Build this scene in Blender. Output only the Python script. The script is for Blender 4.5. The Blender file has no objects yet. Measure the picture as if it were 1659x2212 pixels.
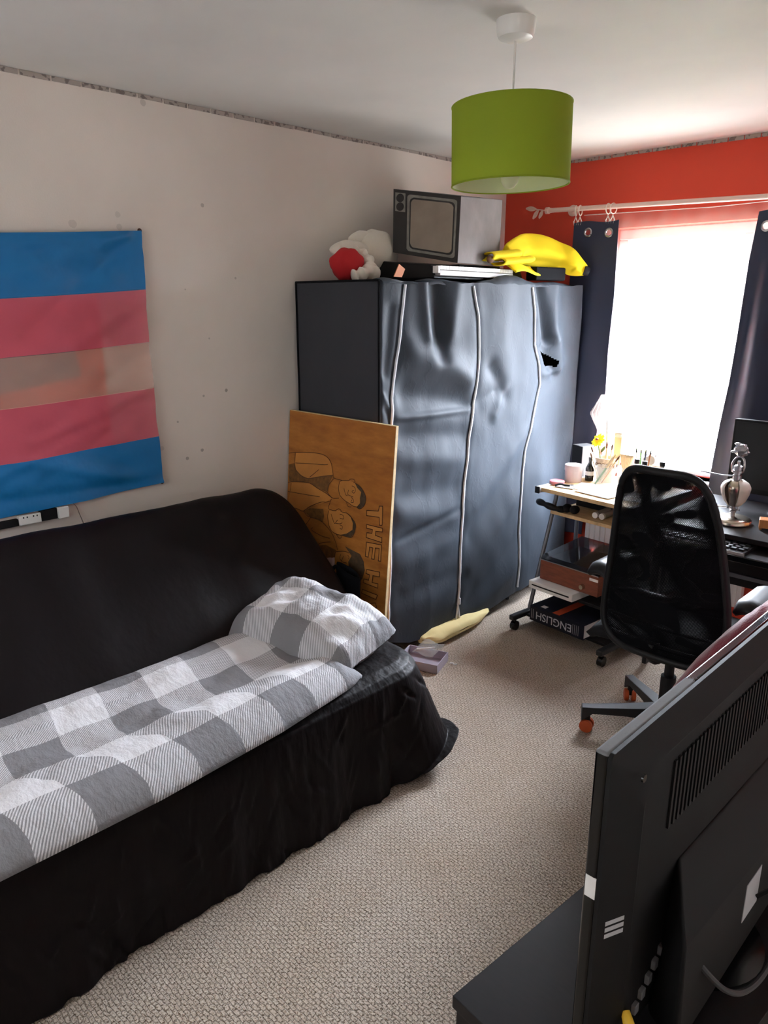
import bpy, bmesh, math, random
from math import sin, cos, pi, radians, exp, sqrt
from mathutils import Vector, Matrix, Euler, noise
random.seed(7)
SC = bpy.context.scene
COL = SC.collection

# ------------------------------------------------------------------ camera, light, exposure
cam_d = bpy.data.cameras.new('camera')
cam = bpy.data.objects.new('camera', cam_d); COL.objects.link(cam)
cam_d.sensor_fit = 'VERTICAL'; cam_d.sensor_height = 36.0
cam_d.lens = 36.0 * 1607.0 / 2212.0
cam_d.clip_start = 0.05
cam.location = (2.836, 0.0, 1.65)
cam.rotation_euler = Euler((radians(90 - 15.76), radians(0.0), radians(44.7)), 'XYZ')
SC.camera = cam

w = bpy.data.worlds.new('overcast_sky'); SC.world = w; w.use_nodes = True
wn = w.node_tree; wn.nodes.clear()
out = wn.nodes.new('ShaderNodeOutputWorld'); bg = wn.nodes.new('ShaderNodeBackground')
geo = wn.nodes.new('ShaderNodeTexCoord'); sep = wn.nodes.new('ShaderNodeSeparateXYZ')
rmp = wn.nodes.new('ShaderNodeValToRGB')
wn.links.new(geo.outputs['Generated'], sep.inputs[0]); wn.links.new(sep.outputs['Z'], rmp.inputs[0])
rmp.color_ramp.elements[0].position = 0.0; rmp.color_ramp.elements[0].color = (.10, .105, .105, 1)
rmp.color_ramp.elements[1].position = 0.10; rmp.color_ramp.elements[1].color = (.86, .95, 1.08, 1)
wn.links.new(rmp.outputs[0], bg.inputs[0]); bg.inputs[1].default_value = 72.0
wn.links.new(bg.outputs[0], out.inputs[0])

WX0, WX1, WZ0, WZ1 = .70, 2.05, .74, 2.03      # window opening in the far wall
pl = bpy.data.lights.new('sky_portal', 'AREA'); pl.shape = 'RECTANGLE'
pl.size = WX1 - WX0; pl.size_y = WZ1 - WZ0; pl.cycles.is_portal = True
po = bpy.data.objects.new('sky_portal', pl); COL.objects.link(po)
po.location = ((WX0 + WX1) / 2, 4.02, (WZ0 + WZ1) / 2); po.rotation_euler = (radians(-90), 0, 0)

VX0, VX1, VZ0, VZ1 = .45, 2.05, 1.00, 2.05     # invented, unseen opening with diffuser behind the camera, added for fill light
pl2 = bpy.data.lights.new('sky_portal', 'AREA'); pl2.shape = 'RECTANGLE'  # portal of the added fill opening
pl2.size = VX1 - VX0; pl2.size_y = VZ1 - VZ0; pl2.cycles.is_portal = True
po2 = bpy.data.objects.new('sky_portal', pl2); COL.objects.link(po2)
po2.location = ((VX0 + VX1) / 2, -1.10, (VZ0 + VZ1) / 2); po2.rotation_euler = (radians(90), 0, 0)

SC.view_settings.view_transform = 'Standard'; SC.view_settings.look = 'None'
SC.view_settings.gamma = 1.0; SC.view_settings.use_curve_mapping = False
SC.view_settings.exposure = 0.75
SC.cycles.use_denoising = True
SC.cycles.max_bounces = 10; SC.cycles.diffuse_bounces = 7; SC.cycles.transparent_max_bounces = 16
SC.cycles.sample_clamp_indirect = 8.0; SC.cycles.caustics_reflective = False; SC.cycles.caustics_refractive = False

# ------------------------------------------------------------------ materials
def lin(c):
    return tuple(((x / 255) / 12.92 if x / 255 <= .04045 else ((x / 255 + .055) / 1.055) ** 2.4) for x in c)

class NT:
    def __init__(s, name):
        s.m = bpy.data.materials.new(name); s.m.use_nodes = True; s.t = s.m.node_tree
        s.b = s.t.nodes['Principled BSDF']; s.o = s.t.nodes['Material Output']
    def n(s, typ, **kw):
        x = s.t.nodes.new(typ)
        for k, v in kw.items(): setattr(x, k, v)
        return x
    def l(s, a, b): s.t.links.new(a, b)
    def math(s, op, a, b=None, c=None):
        x = s.n('ShaderNodeMath', operation=op)
        for i, v in enumerate((a, b, c)):
            if v is None: continue
            if hasattr(v, 'links'): s.l(v, x.inputs[i])
            else: x.inputs[i].default_value = v
        return x.outputs[0]
    def mix(s, f, a, b):
        x = s.n('ShaderNodeMix', data_type='RGBA')
        for i, v in ((0, f), (6, a), (7, b)):
            if hasattr(v, 'links'): s.l(v, x.inputs[i])
            else: x.inputs[i].default_value = v if i == 0 else (*v[:3], 1)
        return x.outputs[2]
    def coord(s, kind='Object', scale=(1, 1, 1)):
        tc = s.n('ShaderNodeTexCoord'); mp = s.n('ShaderNodeMapping')
        s.l(tc.outputs[kind], mp.inputs[0]); mp.inputs['Scale'].default_value = scale
        return mp.outputs[0]
    def noise(s, vec, scale, detail=3, rough=.55):
        x = s.n('ShaderNodeTexNoise'); s.l(vec, x.inputs['Vector'])
        x.inputs['Scale'].default_value = scale; x.inputs['Detail'].default_value = detail
        x.inputs['Roughness'].default_value = rough
        return x.outputs['Fac']
    def ramp(s, f, stops):
        x = s.n('ShaderNodeValToRGB'); s.l(f, x.inputs[0]); e = x.color_ramp.elements
        while len(e) < len(stops): e.new(.5)
        for i, (p, c) in enumerate(stops):
            e[i].position = p; e[i].color = (*c, 1) if len(c) == 3 else c
        return x.outputs[0]
    def bump(s, h, strength=.3, dist=.002):
        x = s.n('ShaderNodeBump'); s.l(h, x.inputs['Height'])
        x.inputs['Strength'].default_value = strength; x.inputs['Distance'].default_value = dist
        s.l(x.outputs[0], s.b.inputs['Normal']); return x

def mat(name, c, rough=.6, metal=0, spec=.5, var=0, vscale=20, bump=0, bscale=200, stretch=(1, 1, 1), sheen=0, coat=0, emit=None, trans=0):
    k = NT(name); b = k.b
    col = lin(c)
    b.inputs['Base Color'].default_value = (*col, 1)
    b.inputs['Roughness'].default_value = rough; b.inputs['Metallic'].default_value = metal
    b.inputs['Specular IOR Level'].default_value = spec
    if sheen: b.inputs['Sheen Weight'].default_value = sheen
    if coat: b.inputs['Coat Weight'].default_value = coat; b.inputs['Coat Roughness'].default_value = .08
    if var or bump:
        v = k.coord('Object', stretch)
        if var:
            f = k.noise(v, vscale)
            lo = tuple(max(0, x * (1 - var)) for x in col); hi = tuple(min(1, x * (1 + var)) for x in col)
            k.l(k.ramp(f, [(.3, lo), (.7, hi)]), b.inputs['Base Color'])
        if bump:
            k.bump(k.noise(v, bscale, 2), bump, .002)
    if trans:
        tr = k.n('ShaderNodeBsdfTranslucent'); tr.inputs[0].default_value = (*col, 1)
        mx = k.n('ShaderNodeMixShader'); mx.inputs[0].default_value = trans
        k.l(b.outputs[0], mx.inputs[1]); k.l(tr.outputs[0], mx.inputs[2]); k.l(mx.outputs[0], k.o.inputs[0])
    return k.m

def clear(name, c, alpha, rough=.05, gloss=.12):
    """clear glass or plastic: transparent with a reflecting surface"""
    k = NT(name); k.t.nodes.remove(k.b)
    tr = k.n('ShaderNodeBsdfTransparent'); tr.inputs[0].default_value = (1, 1, 1, 1)
    gl = k.n('ShaderNodeBsdfPrincipled'); gl.inputs['Base Color'].default_value = (*lin(c), 1); gl.inputs['Roughness'].default_value = rough
    mx = k.n('ShaderNodeMixShader'); mx.inputs[0].default_value = alpha
    k.l(tr.outputs[0], mx.inputs[1]); k.l(gl.outputs[0], mx.inputs[2]); k.l(mx.outputs[0], k.o.inputs[0])
    return k.m

def m_carpet():
    k = NT('berber_carpet')
    v = k.coord('Object')
    wob = k.n('ShaderNodeTexNoise'); k.l(v, wob.inputs['Vector']); wob.inputs['Scale'].default_value = 34
    add = k.n('ShaderNodeVectorMath', operation='MULTIPLY_ADD'); k.l(wob.outputs['Color'], add.inputs[0])
    add.inputs[1].default_value = (.014, .014, 0); k.l(v, add.inputs[2])
    br = k.n('ShaderNodeTexBrick'); k.l(add.outputs[0], br.inputs['Vector'])
    br.offset = .5; br.inputs['Scale'].default_value = 1
    br.inputs['Brick Width'].default_value = .021; br.inputs['Row Height'].default_value = .0105
    br.inputs['Mortar Size'].default_value = .0018; br.inputs['Mortar Smooth'].default_value = .9
    br.inputs['Color1'].default_value = (1, 1, 1, 1); br.inputs['Color2'].default_value = (.7, .7, .7, 1); br.inputs['Mortar'].default_value = (0, 0, 0, 1)
    fl = k.noise(v, 170, 2, .7); big = k.noise(v, 2.2, 4)
    c1 = k.ramp(fl, [(.30, lin((98, 84, 70))), (.42, lin((188, 172, 156))), (.62, lin((216, 204, 190))), (.8, lin((222, 212, 198)))])
    c2 = k.mix(k.ramp(big, [(.42, (0, 0, 0)), (.72, (.35, .35, .35))]), c1, lin((168, 142, 112)))
    c3 = k.mix(k.math('MULTIPLY', k.math('SUBTRACT', 1.0, br.outputs['Fac']), 0.0), c2, c2)
    fk = k.noise(v, 240, 2, .6)
    c3 = k.mix(k.ramp(fk, [(.575, (0, 0, 0)), (.64, (.85, .85, .85))]), c3, lin((84, 68, 54)))
    yarn_gap_shade = k.mix(k.math('MULTIPLY', br.outputs['Fac'], .34), c3, lin((88, 74, 60)))  # colour darkened between the loops, standing in for shade in the gaps
    k.l(yarn_gap_shade, k.b.inputs['Base Color'])
    k.b.inputs['Roughness'].default_value = .95; k.b.inputs['Specular IOR Level'].default_value = .1
    h = k.math('ADD', k.math('MULTIPLY', k.math('SUBTRACT', 1.0, br.outputs['Fac']), .8), k.math('MULTIPLY', fl, .5))
    k.bump(h, .9, .006)
    return k.m

def m_wall(name, c, spots=()):
    k = NT(name); v = k.coord('Object')
    n1 = k.noise(v, 1.3, 4); n2 = k.noise(v, 45, 2)
    col = lin(c); lo = tuple(x * .93 for x in col); hi = tuple(min(1, x * 1.04) for x in col)
    cc = k.ramp(n1, [(.35, lo), (.65, hi)])
    for (y, z, r, d) in spots:
        ds = k.n('ShaderNodeVectorMath', operation='DISTANCE'); k.l(v, ds.inputs[0]); ds.inputs[1].default_value = (0, y, z)
        e = k.math('ADD', ds.outputs['Value'], k.math('MULTIPLY', n2, .6 * r))
        f = k.math('MULTIPLY', k.math('LESS_THAN', e, r * 1.15), d * .65)
        cc = k.mix(f, cc, lin((70, 58, 52)))
    k.l(cc, k.b.inputs['Base Color']); k.b.inputs['Roughness'].default_value = .75
    k.b.inputs['Specular IOR Level'].default_value = .25
    k.bump(k.noise(v, 160, 3), .12, .003)
    return k.m

def m_bead():
    k = NT('perforated_metal_bead'); v = k.coord('Object')
    d = k.noise(v, 60, 1, .3); h = k.ramp(d, [(.55, (1, 1, 1)), (.62, (0, 0, 0))])
    k.l(k.mix(h, lin((118, 108, 104)), lin((168, 158, 150))), k.b.inputs['Base Color'])
    k.b.inputs['Roughness'].default_value = .6
    return k.m

def m_gingham():
    """white cotton with wide grey bands both ways, twill lines where one band crosses white"""
    k = NT('grey_check_cotton'); tc = k.n('ShaderNodeTexCoord'); sp = k.n('ShaderNodeSeparateXYZ'); k.l(tc.outputs['UV'], sp.inputs[0])
    u, v = sp.outputs[0], sp.outputs[1]
    bu = k.math('LESS_THAN', k.math('FRACT', u), .5); bv = k.math('LESS_THAN', k.math('FRACT', v), .5)
    both = k.math('MULTIPLY', bu, bv); one = k.math('SUBTRACT', k.math('ADD', bu, bv), k.math('MULTIPLY', both, 2.0))
    tw = k.math('LESS_THAN', k.math('FRACT', k.math('MULTIPLY', k.math('ADD', u, v), 34.0)), .5)
    fine = k.math('LESS_THAN', k.math('FRACT', k.math('MULTIPLY', v, 6.0)), .12)
    f = k.math('ADD', k.math('MULTIPLY', one, k.math('ADD', k.math('MULTIPLY', tw, .62), .10)), k.math('MULTIPLY', both, .82))
    nz = k.noise(k.coord('Object'), 300, 2)
    c = k.mix(f, lin((222, 221, 224)), lin((96, 95, 99)))
    k.l(c, k.b.inputs['Base Color'])
    k.b.inputs['Roughness'].default_value = .85; k.b.inputs['Specular IOR Level'].default_value = .2
    cr = k.noise(k.coord('Object', (1, 1.6, 1)), 15, 4, .6)
    k.bump(k.math('ADD', cr, k.math('MULTIPLY', nz, .06)), .42, .016)
    return k.m

def m_throw(st=.55):
    k = NT('black_brown_throw_fabric'); k.b.inputs['Base Color'].default_value = (*lin((21, 16, 17)), 1)
    k.b.inputs['Roughness'].default_value = .5; k.b.inputs['Specular IOR Level'].default_value = .12
    n = k.noise(k.coord('Object', (1, 1, .4)), 9, 3, .5); n2 = k.noise(k.coord('Object', (1, 1, .25)), 30, 2, .5)
    k.bump(k.math('ADD', k.math('ADD', n, k.math('MULTIPLY', n2, .4)), k.math('MULTIPLY', k.noise(k.coord('Object', (1, 1, .5)), 55, 2, .5), .12)), st, .018)
    return k.m

def m_wardrobe(name, c, rough, crease):
    k = NT(name); k.b.inputs['Base Color'].default_value = (*lin(c), 1)
    k.b.inputs['Roughness'].default_value = rough; k.b.inputs['Specular IOR Level'].default_value = .13
    v = k.coord('Object', (1, 1, .7)); n = k.noise(v, 7, 4, .55)
    r = k.math('ABSOLUTE', k.math('SUBTRACT', n, .5)); cre = k.ramp(r, [(0, (1, 1, 1)), (.03, (0, 0, 0))])
    w2 = k.noise(k.coord('Object'), 420, 1)
    k.bump(k.math('ADD', k.math('ADD', k.math('MULTIPLY', cre, .12), n), k.math('MULTIPLY', w2, .05)), crease, .012)
    return k.m

def m_flag():
    k = NT('flag_polyester_stripes'); tc = k.n('ShaderNodeTexCoord'); sp = k.n('ShaderNodeSeparateXYZ'); k.l(tc.outputs['UV'], sp.inputs[0])
    rp = k.n('ShaderNodeValToRGB'); rp.color_ramp.interpolation = 'CONSTANT'; k.l(sp.outputs[1], rp.inputs[0])
    B, Pk, W_ = lin((20, 112, 172)), lin((214, 96, 116)), lin((222, 176, 160))
    e = rp.color_ramp.elements
    while len(e) < 5: e.new(.5)
    for i, (p, c) in enumerate(((0, B), (.215, Pk), (.42, W_), (.60, Pk), (.80, B))): e[i].position = p; e[i].color = (*c, 1)
    k.l(rp.outputs[0], k.b.inputs['Base Color']); k.b.inputs['Roughness'].default_value = .5; k.b.inputs['Specular IOR Level'].default_value = .4
    k.bump(k.noise(k.coord('Object', (1, 1, 1)), 9, 3, .5), .35, .02)
    tr = k.n('ShaderNodeBsdfTransparent'); mx = k.n('ShaderNodeMixShader')
    mid = k.math('MULTIPLY', k.math('GREATER_THAN', sp.outputs[1], .215), k.math('LESS_THAN', sp.outputs[1], .80))
    wh = k.math('MULTIPLY', k.math('GREATER_THAN', sp.outputs[1], .42), k.math('LESS_THAN', sp.outputs[1], .60))
    k.l(k.math('ADD', k.math('MULTIPLY', mid, .25), k.math('MULTIPLY', wh, .28)), mx.inputs[0])
    k.l(k.b.outputs[0], mx.inputs[1]); k.l(tr.outputs[0], mx.inputs[2]); k.l(mx.outputs[0], k.o.inputs[0])
    return k.m

def m_mesh_fabric():
    """black net: fine slanting slots between threads"""
    k = NT('black_chair_net'); tc = k.n('ShaderNodeTexCoord'); sp = k.n('ShaderNodeSeparateXYZ'); k.l(tc.outputs['UV'], sp.inputs[0])
    u, v = sp.outputs[0], sp.outputs[1]
    k.b.inputs['Base Color'].default_value = (*lin((13, 13, 16)), 1); k.b.inputs['Roughness'].default_value = .9; k.b.inputs['Specular IOR Level'].default_value = .1
    a = k.math('LESS_THAN', k.math('FRACT', k.math('MULTIPLY', k.math('SUBTRACT', v, k.math('MULTIPLY', u, .75)), 190.0)), .42)
    mo = k.noise(k.coord('UV', (5, 9, 1)), 1.0, 1, .4)
    dens = k.ramp(mo, [(.40, (.0, .0, .0)), (.64, (.62, .62, .62))])
    tr = k.n('ShaderNodeBsdfTransparent'); mx = k.n('ShaderNodeMixShader')
    k.l(k.math('MULTIPLY', a, dens), mx.inputs[0]); k.l(k.b.outputs[0], mx.inputs[1]); k.l(tr.outputs[0], mx.inputs[2]); k.l(mx.outputs[0], k.o.inputs[0])
    return k.m

def m_sheer():
    k = NT('pale_pink_sheer'); k.b.inputs['Base Color'].default_value = (*lin((236, 214, 204)), 1); k.b.inputs['Roughness'].default_value = .9
    tl = k.n('ShaderNodeBsdfTranslucent'); tl.inputs[0].default_value = (*lin((240, 222, 210)), 1)
    tr = k.n('ShaderNodeBsdfTransparent'); a = k.n('ShaderNodeMixShader'); b = k.n('ShaderNodeMixShader')
    a.inputs[0].default_value = .5; k.l(k.b.outputs[0], a.inputs[1]); k.l(tl.outputs[0], a.inputs[2])
    b.inputs[0].default_value = .80; k.l(a.outputs[0], b.inputs[1]); k.l(tr.outputs[0], b.inputs[2]); k.l(b.outputs[0], k.o.inputs[0])
    return k.m

def m_plywood():
    k = NT('stained_plywood'); v = k.coord('Object', (1, 1, 1)); n = k.noise(k.coord('Object', (1.4, 1, 5)), 5, 5, .6); n2 = k.noise(v, 3, 2)
    c = k.ramp(n, [(.3, lin((150, 88, 30))), (.55, lin((178, 112, 42))), (.75, lin((196, 132, 60)))])
    c = k.mix(k.ramp(n2, [(.4, (0, 0, 0)), (.7, (.5, .5, .5))]), c, lin((160, 92, 30)))
    k.l(c, k.b.inputs['Base Color']); k.b.inputs['Roughness'].default_value = .55
    return k.m

def m_wood(name, c, sx=(1, 1, 1), rough=.5, var=.22):
    return mat(name, c, rough, var=var, vscale=14, stretch=sx)

def m_dusty():
    """gloss black plastic with a patch of grey dust along the near part (a stain with its own outline)"""
    k = NT('gloss_black_plastic_with_dust'); v = k.coord('Object'); sp = k.n('ShaderNodeSeparateXYZ'); k.l(v, sp.inputs[0])
    nz = k.noise(v, 90, 4, .7)
    edge = k.math('ADD', sp.outputs[1], k.math('MULTIPLY', nz, .10))
    f = k.math('MULTIPLY', k.math('LESS_THAN', edge, -.10), k.math('GREATER_THAN', sp.outputs[2], .655))
    f2 = k.math('MULTIPLY', f, k.ramp(nz, [(.2, (.7, .7, .7)), (.45, (1, 1, 1))]))
    k.l(k.mix(f2, lin((12, 12, 14)), lin((120, 121, 124))), k.b.inputs['Base Color'])
    k.l(k.math('ADD', k.math('MULTIPLY', f2, .75), .12), k.b.inputs['Roughness'])
    return k.m

M = {}
M['carpet'] = m_carpet()
M['wall'] = m_wall('off_white_wall_paint', (226, 217, 208), [(1.256, 1.924, .018, .25), (1.435, 1.924, .014, .25), (1.434, 1.969, .013, .22), (1.807, 2.032, .010, .55), (1.653, .997, .009, .8), (1.871, 1.273, .009, .8), (1.729, 1.023, .009, .8), (1.754, 1.258, .006, .6), (1.537, 1.057, .012, .25), (1.576, 2.372, .014, .35), (1.62, 1.16, .006, .6), (1.80, 1.5, .005, .5), (1.95, 1.75, .006, .5), (1.7, 1.7, .004, .5)])
M['red_wall'] = m_wall('orange_red_wall_paint', (206, 74, 54))
M['ceiling'] = m_wall('white_ceiling_paint', (217, 215, 210))
M['bead'] = m_bead()
M['white_plastic'] = mat('white_plastic', (232, 230, 226), .35)
M['upvc'] = mat('white_window_plastic', (236, 236, 236), .3)
M['pane'] = clear('window_glass', (220, 235, 240), .04)
M['throw'] = m_throw(); M['throw_flat'] = m_throw(.16)
M['check'] = m_gingham()
M['wf'] = m_wardrobe('grey_wardrobe_fabric', (60, 66, 74), .58, .18)
M['wfs'] = m_wardrobe('dark_grey_wardrobe_fabric', (62, 63, 68), .55, .18)
M['seam'] = mat('black_seam_binding', (20, 20, 23), .85, spec=.08)
M['fill_diffuser'] = mat('fill_diffuser_fabric', (190, 186, 180), .9, trans=.15)  # translucent sheet of the added fill window
M['zip'] = mat('pale_grey_zip_piping', (226, 228, 234), .4, bump=.3, bscale=600)
M['flag'] = m_flag()
M['net'] = m_mesh_fabric()
M['sheer'] = m_sheer()
M['ply'] = m_plywood()
M['ply_edge'] = mat('pale_plywood_edge', (222, 196, 150), .6, var=.1, vscale=60)
M['ink'] = mat('dark_brown_ink_line', (70, 36, 14), .7)
M['shade_ink'] = mat('charcoal_hair_shading', (78, 58, 36), .8, var=.3, vscale=60)
M['mid_ink'] = mat('brown_pencil_shading', (118, 78, 34), .8, var=.35, vscale=50)
M['light_ply'] = mat('lighter_stain_on_plywood', (192, 126, 56), .6, var=.1, vscale=9)
M['black'] = mat('black_plastic', (17, 17, 19), .5, spec=.3)
M['black_soft'] = mat('matt_black_plastic', (20, 19, 21), .7, spec=.25, bump=.15, bscale=900)
M['gloss_black'] = mat('gloss_black_plastic', (12, 12, 14), .12)
M['dusty'] = m_dusty()
M['tv_back'] = mat('charcoal_tv_back_plastic', (19, 18, 19), .6, spec=.25, bump=.2, bscale=1200)
M['dark_wood'] = mat('black_brown_veneer', (27, 24, 26), .45, spec=.28, var=.12, vscale=30, stretch=(1, 4, 1))
M['steel'] = mat('brushed_steel', (176, 176, 180), .3, 1)
M['grey_metal'] = mat('grey_painted_tube', (110, 112, 118), .4, .4)
M['dark_metal'] = mat('dark_painted_metal', (26, 26, 29), .45)
M['nickel'] = mat('warm_nickel', (196, 184, 168), .25, 1)
M['green'] = mat('lime_green_shade_fabric', (160, 178, 44), .75, bump=.25, bscale=700, trans=.4)
M['shade_in'] = mat('white_shade_lining', (226, 228, 196), .7, trans=.35)
M['cream'] = mat('cream_plastic', (226, 216, 206), .4)
M['pole'] = mat('pinkish_cream_pole', (222, 196, 184), .35)
M['navy'] = mat('navy_curtain_fabric', (36, 42, 66), .6, bump=.2, bscale=900)
M['orange_caster'] = mat('orange_caster_wheel', (176, 70, 24), .5)
M['yellow'] = mat('yellow_felt', (240, 214, 16), .85, bump=.15, bscale=300)
M['yellow_in'] = mat('brown_felt', (92, 58, 34), .9)
M['plush'] = mat('cream_plush', (222, 214, 200), .95, bump=.9, bscale=130, sheen=.5)
M['red_felt'] = mat('red_felt', (176, 24, 30), .9, bump=.3, bscale=200)
M['crimson'] = mat('crimson_fleece', (122, 18, 48), .95, bump=.9, bscale=160, sheen=.6)
M['card_grey'] = mat('grey_painted_card', (116, 112, 112), .75, var=.12, vscale=12)
M['card_black'] = mat('black_painted_card', (38, 33, 30), .7, var=.2, vscale=20)
M['card_bezel'] = mat('mid_grey_painted_card', (128, 124, 116), .75, var=.2, vscale=30)
M['card_screen'] = mat('beige_painted_screen', (140, 126, 112), .8, var=.13, vscale=9)
M['orange_card'] = mat('orange_card', (206, 128, 84), .7)
M['beech'] = m_wood('beech_veneer', (214, 180, 132), (1, 8, 1))
M['red_wood'] = m_wood('reddish_wood', (124, 66, 46), (1, 6, 6), .4)
M['oak_block'] = m_wood('orange_wood', (196, 130, 76), (4, 1, 1), .5)
M['paper'] = mat('white_paper', (232, 231, 229), .7)
M['pink'] = mat('pink_plastic', (226, 140, 148), .4)
M['blush'] = mat('pale_pink_plastic', (226, 208, 206), .4)
M['grey'] = mat('grey_plastic', (122, 122, 126), .5)
M['light_grey'] = mat('light_grey_plastic', (178, 174, 172), .5)
M['lav_grey'] = mat('lavender_grey_card', (168, 160, 172), .6)
M['glass'] = clear('clear_glass', (214, 212, 208), .22)
M['smoke'] = clear('smoked_clear_lid', (30, 30, 34), .72, .08)
M['bottle_glass'] = mat('dark_bottle_glass', (26, 28, 24), .12)
M['kraft'] = mat('beige_patterned_pot', (196, 176, 150), .7, var=.2, vscale=60)
M['leaf'] = mat('green_stem', (86, 112, 48), .6)
M['brush_green'] = mat('green_brush_handle', (74, 122, 70), .4)
M['brush_wood'] = mat('pale_wood_handle', (214, 190, 150), .5)
M['bristle'] = mat('brown_bristle', (110, 76, 50), .9)
M['petal'] = mat('yellow_petal', (246, 216, 40), .6, trans=.2)
M['navy_book'] = mat('dark_navy_book_cover', (18, 20, 34), .55, spec=.25)
M['print_white'] = mat('pale_grey_print', (190, 192, 198), .6)
M['print_orange'] = mat('orange_print', (190, 74, 40), .6)
M['cream_bag'] = mat('cream_cotton_bag', (226, 208, 150), .8, bump=.4, bscale=40)
M['radiator'] = mat('white_radiator_enamel', (220, 214, 212), .4)
M['yellow_plug'] = mat('yellow_plastic', (236, 190, 50), .5)
M['silver_label'] = mat('silver_label', (190, 192, 196), .5)
M['poster_red'] = mat('poster_orange_red', (214, 84, 66), .7, var=.2, vscale=6)
M['poster_teal'] = mat('poster_grey_teal', (84, 104, 104), .7, var=.3, vscale=9)
M['tan'] = mat('dusty_pink_cloth', (150, 122, 116), .9)
M['leafout'] = mat('garden_leaf', (150, 176, 60), .7, trans=.4)
M['cable'] = mat('grey_cable', (58, 57, 58), .5)
M['string'] = mat('grey_string', (120, 108, 100), .8)
M['key_white'] = mat('ivory_white_key', (236, 234, 232), .3)

# ------------------------------------------------------------------ mesh helpers
ORG = {}
def org(p): return ORG[p.name] if p is not None else Vector((0, 0, 0))

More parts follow.
